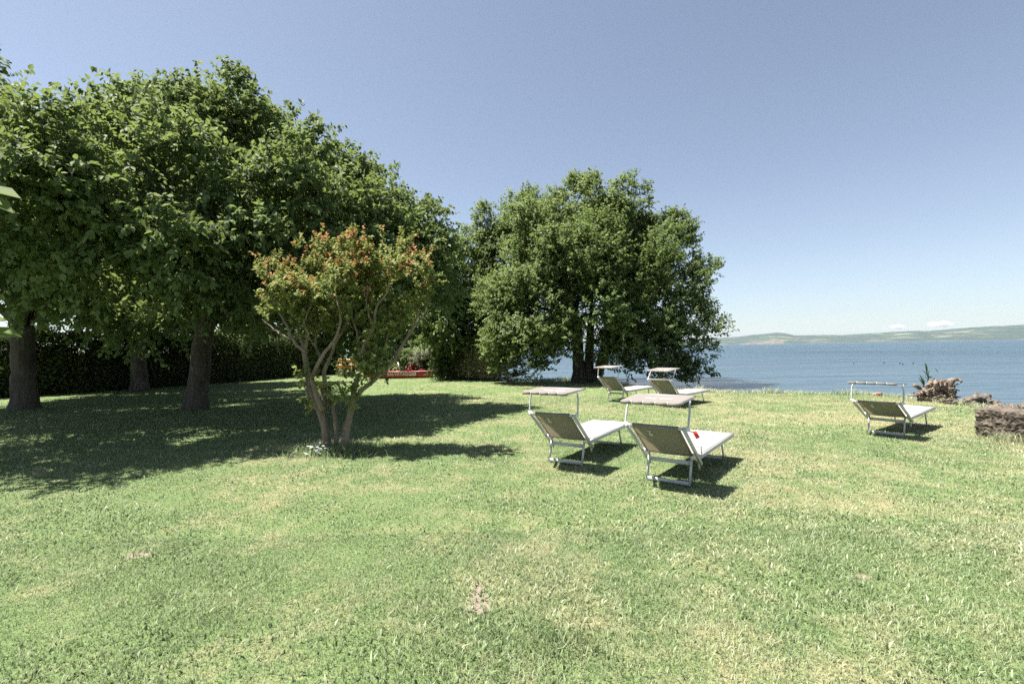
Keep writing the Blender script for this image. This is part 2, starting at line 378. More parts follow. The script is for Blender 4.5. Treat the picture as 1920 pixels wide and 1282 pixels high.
m, nt, bs, out = newmat("cloud"); M['cloud'] = m
bs.inputs["Base Color"].default_value = (.95, .95, .95, 1); bs.inputs["Roughness"].default_value = 1; bs.inputs["Specular IOR Level"].default_value = 0
tr = N(nt, "BsdfTranslucent"); tr.inputs[0].default_value = (.95, .95, .95, 1); mx = N(nt, "MixShader"); mx.inputs[0].default_value = .5
nt.links.new(bs.outputs[0], mx.inputs[1]); nt.links.new(tr.outputs[0], mx.inputs[2]); nt.links.new(mx.outputs[0], out.inputs[0])
def cloud(px, py, wpx, hpx, D, seed):
    c = at(px, py, D); w, h = wpx * D / FPX / 2, hpx * D / FPX / 2
    m = bpy.data.materials.new("cloud_vapour"); m.use_nodes = True; nt = m.node_tree; nt.nodes.remove(nt.nodes["Principled BSDF"])
    v = objco(nt); mp = N(nt, "Mapping"); mp.inputs["Scale"].default_value = (1 / w, 1 / (w * .6), 1 / h); nt.links.new(v, mp.inputs[0])
    ln = N(nt, "VectorMath", operation='LENGTH'); nt.links.new(mp.outputs[0], ln.inputs[0])
    mp2 = N(nt, "Mapping"); mp2.inputs["Scale"].default_value = (2.2 / w, 2.2 / w, 1.1 / h); mp2.inputs["Location"].default_value = (seed, seed * 3, 0); nt.links.new(v, mp2.inputs[0])
    n = noise_tex(nt, mp2.outputs[0], 1.4, 5, .6)
    a = N(nt, "MapRange"); a.inputs[1].default_value = 1.0; a.inputs[2].default_value = 0.0; a.inputs[3].default_value = -.75; a.inputs[4].default_value = .55; nt.links.new(ln.outputs["Value"], a.inputs[0])
    t = N(nt, "Math", operation='ADD'); nt.links.new(a.outputs[0], t.inputs[0]); nt.links.new(n, t.inputs[1])
    q = N(nt, "MapRange"); q.inputs[1].default_value = .38; q.inputs[2].default_value = .75; q.inputs[4].default_value = 2.6 / h; nt.links.new(t.outputs[0], q.inputs[0])
    pv = nt.nodes.new("ShaderNodeVolumePrincipled"); pv.inputs["Color"].default_value = (.98, .98, .98, 1); nt.links.new(q.outputs[0], pv.inputs["Density"])
    nt.links.new(pv.outputs[0], nt.nodes["Material Output"].inputs["Volume"])
    b = MB(); b.ball((0, 0, 0), 1, 3, 0, 1, (w, w * .6, h)); return struct(b.build("cloud", m, loc=c))
cloud(1683, 613, 54, 18, 15500, 1); cloud(1763, 607.5, 84, 24, 15500, 2); cloud(1345, 617.5, 34, 6, 15500, 3)


# ------------------------------------------------------------------ leaves and crowns
def norm(a): return a / (np.linalg.norm(a, axis=-1, keepdims=True) + 1e-9)
def leaf_mesh(P, D, Nn, L, W, tint, rich=True, fold=.12, curl=.18):
    """one small folded leaf per row: base P, axis D, face normal Nn"""
    D = norm(D); X = norm(np.cross(D, Nn)); Zv = np.cross(X, D); L = L[:, None]; W = W[:, None]
    if rich:
        t = [(0, 0, 0), (.42, .28, fold), (.40, .62, fold * .6), (0, 1, -curl), (-.40, .62, fold * .6), (-.42, .28, fold)]
        V = np.stack([P + X * W * a + D * L * b + Zv * L * c for a, b, c in t], 1); k = 6
        b0 = np.arange(len(P))[:, None] * k
        F = np.concatenate([b0 + [0, 1, 2, 3], b0 + [0, 3, 4, 5]]); tt = np.concatenate([tint, tint])
    else:
        t = [(0, 0, 0), (.5, .5, fold), (0, 1, -curl), (-.5, .5, fold)]
        V = np.stack([P + X * W * a + D * L * b + Zv * L * c for a, b, c in t], 1)
        b0 = np.arange(len(P))[:, None] * 4; F = b0 + [0, 1, 2, 3]; tt = tint
    return V.reshape(-1, 3), F, tt
def rdir(rg, n): return norm(rg.normal(size=(n, 3)))
def crown(lobes, n, L, W, per, rg, sub=9, droop=.5, shoot=(.35, .75), rich=True, up=.3, rs=(.28, .46), hang=.45, tip=None):
    C = np.array([l[0] for l in lobes]); R = np.array([l[1] for l in lobes])
    k = np.concatenate([np.arange(len(R)), np.arange(len(R)), rg.choice(len(R), size=int(sub * len(R)), p=R ** 1.7 / (R ** 1.7).sum())]); d = rdir(rg, len(k))
    sc = C[k] + d * (R[k] * rg.uniform(.5, 1.02, len(k)))[:, None] * [1, 1, .85]; sr = R[k] * rg.uniform(*rs, len(k)); so = d
    stint = rg.normal(0, .10, len(k))
    wq = sr ** 2 + .3 * (sr ** 2).mean(); q = rg.choice(len(sr), size=n, p=wq / wq.sum())
    e = rdir(rg, n); e[:, 2] += up; e = norm(e)
    p = sc[q] + e * (sr[q] * rg.uniform(.35, 1.0, n))[:, None]
    d = norm(e * .7 + so[q] * .55 + np.array([0, 0, up]) + rg.normal(0, .35, (n, 3)))
    sl_ = rg.uniform(*shoot, n)
    t = np.tile(np.linspace(.1, 1, per), (n, 1)) + rg.uniform(-.04, .04, (n, per))
    s = t * sl_[:, None]
    pos = p[:, None] + d[:, None] * s[..., None] + np.array([0, 0, -1.0]) * (droop * s ** 2)[..., None]
    tang = norm(d[:, None] + np.array([0, 0, -1.0]) * (2 * droop * s)[..., None])
    pos = pos.reshape(-1, 3); tang = tang.reshape(-1, 3); m = len(pos)
    side = norm(np.cross(tang, rdir(rg, m)))
    D = norm(side * .85 + tang * .45 + np.array([0, 0, -hang]))
    Nn = norm(np.array([0, 0, 1.0]) + rg.normal(0, .42, (m, 3)) + so[np.repeat(q, per)] * .35)
    z = rg.uniform(.7, 1.25, m); tint = np.clip(.5 + np.repeat(stint[q], per) + rg.normal(0, .13, m) + (t.ravel() - .5) * .22, 0, 1)
    if tip is not None:
        pr = np.clip((p[:, 2] - tip[1]) / tip[2], 0, 1) * (rg.uniform(0, 1, len(sr)) ** .8)[q] * .95
        hi = np.repeat(rg.uniform(size=n) < pr, per)
        tint = np.where((t.ravel() > tip[0]) & hi, rg.uniform(.8, 1, m), np.clip(tint, 0, .6))
    V, F, tt = leaf_mesh(pos, D, Nn, L * z, W * z, tint, rich)
    return V, F, tt, sc
def limbs(b, start, lobes, rg, r0, r1, subs=None, nsub=3, bend=.12):
    S = np.asarray(start, float)
    for c, R in lobes:
        c = np.asarray(c, float); L = np.linalg.norm(c - S); mid = S + (c - S) * .45 + np.array([0, 0, .1 * L]) + rg.normal(0, bend, 3) * L * .4
        path = spline([S + rg.normal(0, .04, 3), mid, c], 14); path[1:-1] += rg.normal(0, .035, (len(path) - 2, 3))
        rr = r0 * rg.uniform(.6, 1.0) * min(1, .4 + R * .6); re_ = r1 * min(1, R * .7); b.tube(path[:-2], np.linspace(rr, re_, len(path) - 2), 7)
        for _ in range(nsub):
            e = c + rdir(rg, 1)[0] * R * .7 * np.array([1, 1, .8]); a = path[int(len(path) * rg.uniform(.5, .95))]
            pp = spline([a, (a + e) / 2 + rg.normal(0, .12, 3), e], 8); b.tube(pp, np.linspace(r1 * .8, r1 * .12, len(pp)), 5)
def trunk(b, base, top, r0, r1, rg, n=16, flare=1.65, lump=.022, wig=.012, sides=26):
    base, top = np.asarray(base, float), np.asarray(top, float); T = np.linspace(0, 1, n)
    path = base + (top - base) * T[:, None]; path[2:-1] += rg.normal(0, wig, (n - 3, 3)) * [1, 1, 0]
    rad = (r0 + (r1 - r0) * T) * (1 + (flare - 1) * np.exp(-T * 13))
    b.tube(path, rad, sides, lump, rg)
def px_lobes(L): return [(at(x, y, Y), R) for x, y, Y, R in L]

def tree(name, label, base, tops, lobes, n, L, W, per, seed, leaf, bark, r0, r1, group=None, limb=(.13, .03), stems=None, cat="tree", **kw):
    rg = np.random.default_rng(seed); base = np.asarray(base, float)
    root = thing(name, label, cat, base, group=group)
    b = MB()
    for (bx, tx, ra, rb) in (stems or [(np.zeros(3), np.asarray(tops) - base, r0, r1)]):
        trunk(b, np.asarray(bx, float) - [0, 0, .12], tx, ra, rb, rg)
    rel = [(np.asarray(c) - base, R) for c, R in lobes]
    tl = [np.asarray(t[1], float) for t in stems] if stems else [np.asarray(tops) - base]
    for i, l in enumerate(rel):
        j = int(np.argmin([np.linalg.norm(l[0] - t) for t in tl])); limbs(b, tl[j], [l], rg, *limb)
    b.build("trunk", bark, root, smooth=True)
    V, F, tt, _ = crown(rel, n, L, W, per, rg, **kw)
    build("crown", V, [F], leaf, root, tint=tt)
    return root

G_M = "mulberry trees over the lawn"
T1 = px_lobes([(430, 230, 13, 1.15), (438, 160, 13, .36), (446, 190, 13, .5), (345, 190, 12, .45), (258, 205, 10.5, .35), (350, 235, 12, 1.1), (255, 248, 10, .9), (520, 285, 13.5, 1.35), (610, 315, 14, 1.3), (690, 375, 14, 1.2), (745, 430, 14, 1.1), (778, 470, 13.5, .85), (300, 350, 9.3, 1.2), (420, 370, 10.5, 1.45), (540, 400, 11, 1.4), (650, 440, 12.5, 1.4), (735, 510, 13, 1.0), (330, 480, 9, 1.0), (450, 500, 10, 1.15), (550, 520, 12, 1.2), (235, 465, 9, 1.0), (680, 550, 14, 1.2), (505, 590, 14, .8), (280, 430, 12.4, 1.6), (330, 420, 13, 1.6), (200, 420, 12.5, 1.5), (280, 330, 13, 1.5), (250, 590, 10.5, .55), (300, 582, 10, .5), (170, 575, 10, .5), (430, 560, 11, .8), (205, 560, 10.5, .6), (335, 565, 11, .5), (500, 350, 17, 2), (620, 420, 17, 2), (400, 300, 17, 2), (300, 300, 16, 2), (720, 530, 16.5, 1.3), (805, 440, 13.8, .45), (800, 480, 14, .75), (812, 530, 14, .75), (775, 570, 13.5, .9), (828, 452, 13.8, .3), (640, 590, 15, 1.2), (720, 610, 15, 1.0)])
tree("mulberry_tree", "broad mulberry tree with leaning grey trunk, the one nearest the crape myrtle", gnd(366, 768), at(385, 600, 14.6), T1, 14500, .12, .082, 14, 11, M['mulb'], M['bark'], .30, .25, G_M, limb=(.15, .035), droop=.55)
T2 = px_lobes([(-15, 232, 8, .75), (-12, 190, 9, .6), (70, 272, 8, .62), (130, 312, 8.3, .62), (-95, 275, 8, 1.3), (40, 340, 7.6, .95), (140, 390, 8, .8), (0, 430, 8, .9), (100, 480, 8.5, .85), (-110, 400, 8, 1.5), (30, 540, 9.5, .6), (-100, 300, 11, 2), (0, 480, 12, 1.6), (60, 430, 18, 2.0), (-160, 300, 14, 2.4), (60, 350, 14, 1.9), (150, 335, 14, 1.4), (-220, 450, 14, 2.2), (190, 290, 13, .8), (150, 470, 13, 1.2)])
tree("mulberry_tree", "broad mulberry tree with thick upright grey trunk at the left picture edge", gnd(46, 768), at(42, 610, 15.6), T2, 11500, .108, .075, 14, 12, M['mulb'], M['bark'], .33, .28, G_M, limb=(.15, .035), droop=.55)
T3 = px_lobes([(260, 500, 24, 2.3), (150, 520, 24, 2.3), (360, 480, 25, 2.4), (260, 410, 25, 2.5), (100, 440, 25, 2.5), (420, 540, 25, 1.8), (175, 585, 23, .9), (460, 500, 26, 2), (350, 400, 25, 2.2), (330, 590, 23, .8), (200, 470, 19.5, 2), (320, 460, 20, 2), (100, 430, 19.5, 2), (400, 450, 20, 1.8), (260, 460, 18, 1.8), (150, 460, 17.5, 1.8), (330, 500, 18, 1.5), (200, 612, 22, .65), (335, 612, 22, .6), (400, 600, 23, .8), (255, 622, 24, .5), (300, 560, 20, .9), (120, 575, 20, .9)])
tree("mulberry_tree", "shaded mulberry tree against the hedge, its dark trunk between the two nearer trunks", gnd(262, 733), at(258, 635, 23.4), T3, 8500, .22, .15, 12, 13, M['mulb'], M['bark'], .34, .3, G_M, limb=(.17, .04), droop=.4, shoot=(.5, 1.0))

# alder by the water
AL = px_lobes([(1085, 385, 24, 1.45), (1100, 350, 24, .6), (1175, 395, 24, 1.4), (1178, 352, 24, .5), (1030, 400, 24.5, 1.1), (992, 400, 25, 1.1), (1010, 445, 24, 1.7), (1230, 455, 24, 1.5), (1262, 430, 24, .8), (1080, 490, 22.5, 2.2), (1180, 530, 22.5, 2.2), (1262, 545, 23.5, 1.7), (1300, 520, 24, .8), (1000, 540, 23, 2.0), (1290, 620, 23, 1.4), (1303, 655, 23, .85), (1225, 630, 22.5, 1.8), (1115, 592, 21.8, 1.9), (1015, 620, 22, 1.7), (950, 560, 24, 1.6), (965, 630, 23, 1.2), (1275, 680, 22.5, .75), (1040, 640, 22, .9), (1085, 470, 27, 2.6), (1190, 500, 27, 2.6), (1000, 520, 27.5, 2.4), (1180, 620, 26.5, 1.8), (1315, 700, 22.5, .35), (1190, 668, 22.3, .8), (940, 655, 23.5, .9), (1010, 660, 22.5, 1.0), (965, 672, 23, .6), (1150, 660, 22, .9), (1240, 690, 22.3, .8), (975, 690, 23.3, .55), (1000, 678, 22.5, .8), (1042, 672, 22, .6), (950, 692, 23.6, .6), (1072, 645, 21.8, .7), (1132, 660, 21.8, .6), (1165, 688, 22, .5), (1212, 700, 22, .5), (928, 672, 24.2, .8), (1165, 388, 23.5, .8), (1140, 430, 23, 1.2), (1085, 338, 24, .33), (1112, 348, 24, .3), (1178, 342, 24, .28), (1150, 368, 24, .4), (1205, 370, 24, .4), (1255, 402, 24, .4), (1285, 442, 24, .35), (1325, 505, 24, .4), (1040, 374, 24.5, .45), (990, 370, 25, .45), (968, 400, 25, .4), (1300, 486, 24, .4), (1295, 690, 22.4, .6), (1285, 712, 22.3, .35), (1300, 575, 23.6, .9)])
ab = np.array([at(1088, 716, 24)[0], 24, 0])
tree("alder_tree", "large round alder tree with three dark trunks at the lake edge", ab, None, AL, 21000, .12, .09, 14, 21, M['alder'], M['aldbark'], .3, .2, "alders by the lake", limb=(.12, .03),
     stems=[((-.05, 0, 0), at(1082, 600, 24) - ab, .33, .22), ((.42, .15, 0), at(1108, 600, 24.2) - ab, .26, .17), ((.75, -.05, 0), at(1150, 590, 24) - ab, .26, .16)], droop=.25, shoot=(.3, .7), rich=False, hang=.3, sub=10, rs=(.26, .46), up=.55)
A2 = px_lobes([(915, 415, 28, .95), (950, 425, 28, 1.1), (895, 470, 28, 1.35), (945, 480, 28, 1.6), (880, 540, 28, 1.7), (930, 590, 27, 1.7), (865, 610, 28, 1.3), (860, 470, 28, .8), (905, 640, 27, .9), (990, 450, 28, 1.4)])
a2 = np.array([at(912, 712, 27)[0], 27, 0])
tree("alder_tree", "smaller alder tree leaning left of the large alder, above the dry brush", a2, at(935, 600, 27), A2, 4300, .135, .10, 13, 22, M['alder'], M['aldbark'], .22, .15, "alders by the lake", limb=(.1, .03), droop=.25, shoot=(.3, .7), rich=False, hang=.3, sub=10, rs=(.26, .46), up=.55)
B1 = px_lobes([(848, 520, 27, 1.4), (832, 600, 27, 1.3), (858, 470, 28, .85), (868, 560, 28, 1.2), (815, 560, 28, 1.4), (850, 640, 28, .95)])
b1 = np.array([at(838, 700, 29)[0], 29.2, 0])
tree("slim_tree", "slim dark green tree with drooping leaves between the mulberry and the alders", b1, at(842, 580, 28.6), B1, 1250, .2, .14, 12, 23, M['bush'], M['aldbark'], .08, .06, limb=(.07, .02), droop=.7)
B2 = px_lobes([(480, 570, 36, 1.8), (560, 590, 36, 2.0), (620, 560, 37, 2.0), (545, 645, 35.5, 1.5), (640, 640, 37, 1.4), (700, 600, 37, 1.9), (450, 640, 33, 1.3)])
b2 = np.array([at(575, 700, 37)[0], 37, 0])
tree("background_tree", "leafy background tree behind the kayaks and the flowering myrtle", b2, at(585, 600, 37), B2, 3000, .22, .16, 12, 24, M['bush'], M['bark'], .25, .18, limb=(.12, .03), droop=.3, rich=False)
B3 = px_lobes([(760, 600, 35, 1.9), (790, 560, 35, 1.7), (700, 645, 35, 1.5), (765, 655, 34, 1.3), (805, 640, 33, 1.4), (730, 560, 35, 1.6), (690, 590, 35.5, 1.4)])
b3 = np.array([at(760, 700, 35)[0], 35, 0])
tree("background_tree", "dark leafy background tree rising behind the red rescue boat", b3, at(765, 600, 35), B3, 3000, .22, .16, 12, 25, M['bush'], M['bark'], .25, .18, limb=(.12, .03), droop=.3, rich=False)

# hedge
def ribbon_points(poly, rg, n, width, z0, z1):
    P = np.asarray(poly, float); seg = np.diff(P, axis=0); L = np.hypot(*seg.T); k = rg.choice(len(L), n, p=L / L.sum()); t = rg.uniform(size=n)
    c = P[k] + seg[k] * t[:, None]; nr = np.stack([-seg[k][:, 1], seg[k][:, 0]], 1) / L[k][:, None]
    return c, nr
rg = np.random.default_rng(31)
HL = [(-31, 11), (-24.5, 17), (-21.6, 20.4), (-18.4, 25.2), (-16.8, 29), (-14.8, 35.5), (-13.6, 38.5)]
hb = np.array([-18.4, 25.2, 0]); root = thing("hedge", "long dark clipped hedge in deep shade along the left side of the lawn", "hedge", hb)
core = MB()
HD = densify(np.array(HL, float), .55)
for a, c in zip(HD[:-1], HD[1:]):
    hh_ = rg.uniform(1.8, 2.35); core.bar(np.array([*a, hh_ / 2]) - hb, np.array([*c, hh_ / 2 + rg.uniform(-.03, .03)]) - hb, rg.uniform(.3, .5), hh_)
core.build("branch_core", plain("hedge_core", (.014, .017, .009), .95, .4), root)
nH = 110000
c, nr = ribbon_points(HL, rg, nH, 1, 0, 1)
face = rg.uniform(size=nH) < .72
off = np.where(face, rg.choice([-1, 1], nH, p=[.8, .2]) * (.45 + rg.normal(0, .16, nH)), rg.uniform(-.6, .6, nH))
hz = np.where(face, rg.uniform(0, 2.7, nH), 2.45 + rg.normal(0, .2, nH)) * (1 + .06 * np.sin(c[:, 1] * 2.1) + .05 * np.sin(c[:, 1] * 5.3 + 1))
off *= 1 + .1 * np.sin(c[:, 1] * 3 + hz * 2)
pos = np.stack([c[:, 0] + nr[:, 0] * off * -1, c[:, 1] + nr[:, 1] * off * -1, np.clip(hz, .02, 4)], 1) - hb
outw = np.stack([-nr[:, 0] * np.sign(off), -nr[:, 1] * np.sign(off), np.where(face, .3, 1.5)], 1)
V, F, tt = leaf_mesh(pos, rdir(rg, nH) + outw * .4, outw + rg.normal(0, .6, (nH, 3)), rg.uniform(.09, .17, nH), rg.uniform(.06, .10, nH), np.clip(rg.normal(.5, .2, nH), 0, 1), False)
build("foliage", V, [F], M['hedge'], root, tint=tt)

def shrub(name, label, px, Y, lobes, n, L, W, mat, seed, cat="shrub", per=10, group=None, **kw):
    rg = np.random.default_rng(seed); base = np.array([at(px, 700, Y)[0], Y, 0]); root = thing(name, label, cat, base, group=group)
    rel = [(np.asarray(c) - base, R) for c, R in px_lobes(lobes)]
    b = MB(); limbs(b, np.array([0, 0, -.05]), rel, rg, .05, .015); b.build("stem", M['bark'], root, smooth=True)
    V, F, tt, _ = crown(rel, n, L, W, per, rg, rich=False, **kw); build("foliage", V, [F], mat, root, tint=tt); return root
shrub("bush", "low dark bush behind the left end of the red rescue boat", 690, 33.5, [(660, 690, 33.8, .7), (700, 675, 34, 1.0), (735, 685, 33.5, .8)], 900, .16, .1, M['hedge'], 41)
shrub("bush", "dark bush behind the bow of the red rescue boat", 800, 31, [(770, 680, 31.5, .9), (805, 664, 31.5, .9), (848, 668, 31, .8)], 1000, .15, .1, M['bush'], 42)
shrub("bush", "shaded bush beneath the background tree at the end of the hedge", 570, 36, [(520, 680, 35, 1.0), (565, 672, 36, 1.1), (610, 682, 36, .9), (470, 684, 33.5, .9)], 1200, .17, .11, M['bush'], 43)
shrub("willow_shrub", "pale silvery willow shrub leaning over the rescue boat", 792, 30.2, [(783, 683, 30.2, .35), (792, 668, 30.2, .35), (775, 690, 30.1, .2)], 130, .2, .03, M['silver'], 44, per=14, droop=.5, shoot=(.3, .7), up=.5)

# dry brush and reeds at the lawn end
def brush(name, label, seed, spots, mat, cat, hmin, hmax, n, lean=.25, group=None):
    rg = np.random.default_rng(seed); base = np.array([spots[0][0], spots[0][1], 0]); S = np.array(spots)
    k = rg.integers(0, len(S), n); p = np.stack([S[k, 0] + rg.normal(0, .35, n) * S[k, 2], S[k, 1] + rg.normal(0, .3, n) * S[k, 2], np.zeros(n)], 1) - base
    hgt = rg.uniform(hmin, hmax, n); a = rg.uniform(0, 2 * math.pi, n); le = rg.uniform(0, lean, n) * hgt
    tipv = p + np.stack([np.cos(a) * le, np.sin(a) * le, hgt], 1)
    B = MB()
    for i in range(0, n, 6): B.tube(spline([p[i], (p[i] + tipv[i]) / 2 + rg.normal(0, .05, 3), tipv[i]], 5), np.linspace(.012, .004, 5), 4)
    root = thing(name, label, cat, base, group=group); B.build("stem", M['twig'], root)
    per = 9; t = np.tile(np.linspace(.15, 1, per), (n, 1)); pos = (p[:, None] + (tipv - p)[:, None] * t[..., None]).reshape(-1, 3); m = len(pos)
    D = rdir(rg, m); D[:, 2] = np.abs(D[:, 2]) * .9 + .25
    V, F, tt = leaf_mesh(pos, D, rdir(rg, m), rg.uniform(.14, .34, m), rg.uniform(.02, .05, m), np.clip(rg.normal(.5, .22, m), 0, 1), False, .05, .3)
    build("foliage", V, [F], mat, root, tint=tt); return root
g1 = lambda x, y, s: (*gnd(x, y)[:2], s)
brush("dry_brush", "straw coloured dry brush and reeds at the lawn end under the leaning alder", 51, [g1(885, 711, 1.2), g1(903, 713, 1.0), g1(921, 714, .7), g1(868, 710, 1), g1(846, 709, .8)], M['dry'], "brush", .6, 2.1, 620)
brush("tall_weeds", "green tall weeds growing between the rescue boat bow and the dry brush", 52, [g1(848, 706, .8), g1(862, 708, .9), g1(838, 705, .5)], M['bush'], "weeds", .5, 1.5, 200)

shrub("bush", "dark bush standing behind the dry brush left of the alders", 890, 28, [(850, 668, 27.8, .9), (888, 660, 28, 1.0), (920, 678, 27.6, .6), (840, 690, 28, .8), (880, 695, 28, .7), (915, 700, 27.6, .5)], 1300, .15, .1, M['hedge'], 45)

# fallen dead branches hanging over the water
rg = np.random.default_rng(61); b = MB(); fb = gnd(940, 714)
for i in range(46):
    s = np.array([rg.uniform(-.5, .3), rg.uniform(-.3, 1.0), rg.uniform(.05, .8)]); e = s + np.array([rg.uniform(.4, 2.1), rg.uniform(-.4, .5), rg.uniform(-.45, .35)])
    pp = spline([s, (s + e) / 2 + rg.normal(0, .12, 3), e], 7); b.tube(pp, np.linspace(rg.uniform(.012, .03), .004, len(pp)), 4)
b.tube(spline([(-.6, .5, 1.9), (-.35, .3, 1.0), (-.3, .2, -.05)], 9), np.linspace(.03, .06, 9), 6)
tag(b.build("fallen_branch", M['twig'], loc=fb, smooth=True), "tangle of bare dead twigs lying over the water left of the alder", "branch")

# ------------------------------------------------------------------ crape myrtle
rg = np.random.default_rng(71); MY = 8.3
def zz(x, y, dY=0.0): return at(440 + x / 2.914, 420 + y / 2.914, MY + dY)
myb = gnd(630, 846)
root = thing("crape_myrtle", "small multi stemmed crape myrtle with bare sinuous trunks and red shoot tips on the lawn", "tree", myb)
b = MB()
ST = [([(512, 1240), (498, 1150), (475, 1040), (430, 960), (400, 850), (385, 720), (380, 650)], .085, .045, 0), ([(385, 700), (330, 650), (300, 590), (260, 510), (205, 410), (190, 340)], .036, .012, -.15), ([(380, 680), (352, 590), (335, 520), (300, 450)], .032, .012, .1), ([(385, 680), (402, 600), (380, 540), (420, 440)], .03, .012, -.3), ([(305, 630), (220, 580), (150, 520)], .022, .008, -.3),
      ([(480, 1020), (432, 890), (425, 830), (470, 740), (500, 690), (545, 635), (580, 530), (560, 400)], .055, .018, -.25), ([(488, 1010), (492, 870), (490, 800), (520, 730), (545, 660), (590, 580), (622, 500), (600, 330)], .05, .015, .2), ([(468, 730), (440, 660), (455, 560), (465, 400), (440, 300)], .03, .01, .25),
      ([(598, 1235), (612, 1120), (632, 1040), (650, 945)], .085, .06, .1), ([(648, 960), (700, 905), (765, 845), (860, 760), (910, 670), (962, 590), (995, 500), (985, 440), (1010, 330)], .052, .016, .1), ([(648, 950), (645, 880), (690, 830), (780, 770), (812, 690), (850, 560)], .035, .01, .35), ([(640, 980), (668, 860), (688, 740), (712, 655), (762, 570), (772, 460), (832, 375), (850, 280)], .05, .015, -.1), ([(690, 710), (662, 570), (640, 480), (680, 300)], .033, .01, .25), ([(560, 1235), (548, 1080), (530, 960), (510, 860)], .05, .025, .35), ([(755, 560), (720, 430), (740, 330)], .022, .008, 0), ([(400, 960), (380, 880), (355, 820)], .02, .008, -.2), ([(962, 590), (1040, 480), (1060, 380)], .02, .008, -.1)]
for pts, r0, r1, dY in ST:
    n = len(pts); pp = [zz(x, y, dY * (min(1, (1150 - y) / 500) if y < 1150 else 0)) - myb for x, y in pts]
    path = spline(pp, 22); path[1:-1] += rg.normal(0, .006, (len(path) - 2, 3))
    b.tube(path, np.linspace(r0 * .85, r1 * .85, len(path)), 9, .06, rg)
b.build("trunk", M['mybark'], root, smooth=True)
ML = [(178, 285, 38, .1), (205, 305, 45, -.2), (272, 400, 60, -.2), (330, 430, 85, -.3), (300, 300, 50, .1), (400, 215, 55, .2), (450, 180, 48, .1), (440, 300, 70, .35), (430, 470, 80, -.1), (550, 185, 48, -.1), (600, 150, 50, 0), (600, 260, 70, .3), (690, 195, 58, -.2), (550, 330, 80, -.4), (640, 360, 70, 0), (740, 290, 75, .1), (810, 195, 58, -.1), (890, 180, 48, .2), (860, 300, 75, -.2), (790, 380, 60, .2), (985, 285, 50, .1), (1030, 275, 46, -.2), (1005, 370, 62, -.1), (1025, 440, 42, 0), (530, 440, 70, 0), (720, 440, 55, .3), (520, 540, 40, .2), (840, 560, 50, .3), (205, 490, 50, 0), (190, 545, 35, 0), (480, 570, 50, -.1), (415, 545, 55, .1), (560, 570, 45, .2), (640, 520, 45, -.2), (700, 560, 40, .2), (905, 500, 60, 0), (868, 600, 45, .1), (800, 590, 42, -.1), (1015, 500, 45, .1), (330, 530, 45, 0), (270, 470, 60, -.1), (600, 95, 22, 0), (450, 110, 22, 0), (365, 140, 22, .1), (182, 215, 20, 0), (905, 100, 24, .1), (820, 125, 22, 0), (1045, 215, 24, -.1), (700, 125, 22, 0), (220, 240, 22, 0), (990, 215, 22, 0)]
lob = [(zz(x, y, d) - myb, r / 2.914 / FPX * MY) for x, y, r, d in ML]
V1, F1, t1, _ = crown(lob, 1250, .062, .040, 18, rg, sub=4, droop=-.15, shoot=(.12, .33), rich=False, up=.75, hang=-.15, tip=(.72, 2.35, .9), rs=(.3, .55))
LOW = [(622, 940, 35, -.2), (760, 760, 55, -.1), (700, 800, 45, -.2), (645, 935, 38, -.3), (460, 880, 35, -.2), (470, 930, 40, .1), (365, 850, 25, -.2), (390, 900, 20, -.2), (740, 700, 40, .2)]
lo = [(zz(x, y, d) - myb, r / 2.914 / FPX * MY) for x, y, r, d in LOW]
V2, F2, t2, _ = crown(lo, 120, .075, .045, 14, rg, sub=4, droop=0, shoot=(.12, .3), rich=False, up=.4, hang=0, rs=(.3, .6))
build("crown", np.concatenate([V1, V2]), [np.concatenate([F1, F2 + len(V1)])], M['myrtle'], root, tint=np.concatenate([t1, np.clip(t2 + .1, 0, .6)]))

# white flowers at its foot
M['petal'] = plain("white_petal", (.72, .74, .8), .7, .05)
fl = gnd(598, 856); root = thing("flower_clump", "clump of small white flowers at the foot of the crape myrtle", "flowers", fl)
for i in range(26):
    c = MB(); b = MB()
    p = np.array([rg.normal(0, .13), rg.normal(0, .1), 0]); q = p + [rg.normal(0, .03), rg.normal(0, .03), rg.uniform(.06, .2)]
    b.tube([p, (p + q) / 2 + rg.normal(0, .01, 3), q], .004, 4)
    for k in range(5):
        a = k * 1.2566 + i; d = np.array([math.cos(a), math.sin(a), .25]); s = np.array([-math.sin(a), math.cos(a), 0])
        c.add([q, q + d * .016 + s * .009, q + d * .028, q + d * .016 - s * .009], [(0, 1, 2, 3)])
    fo_ = b.build("flower", M['reed'], root); c.build("petals", M['petal'], fo_)

# leafy shrub beside the camera, leaves reaching in from the left
rg = np.random.default_rng(81); nb = np.array([-1.97, 1.62, 0]); root = thing("young_tree", "young tree with large bright yellow green leaves reaching in at the left picture edge", "tree", nb)
b = MB(); b.tube(spline([(0, 0, -.05), (.02, .02, .9), (-.02, 0, 1.8), (.03, .02, 2.7)], 16), np.linspace(.018, .007, 16), 7)
LP, LD, LN, LL = [], [], [], []
for px, py, L_, dx, dz, Y in [(38, 623, .15, 1, .02, 1.6), (9, 592, .13, .95, .25, 1.62), (37, 362, .15, 1, -.12, 1.6), (25, 392, .13, .9, -.35, 1.66), (4, 684, .14, .9, .1, 1.58), (-30, 500, .14, .8, .1, 1.7), (3, 376, .12, .9, -.2, 1.55)]:
    tipp = at(px, py, Y) - nb; d = np.array([dx, .05, dz]); d /= np.linalg.norm(d); p0 = tipp - d * L_
    LP.append(p0); LD.append(d); LN.append((rg.normal(0, .15), -.45, 1)); LL.append(L_)
    st = np.array([0, .01, p0[2] - .05]); b.tube(spline([st, (st + p0) / 2 + [0, 0, .02], p0], 6), np.linspace(.005, .002, 6), 5)
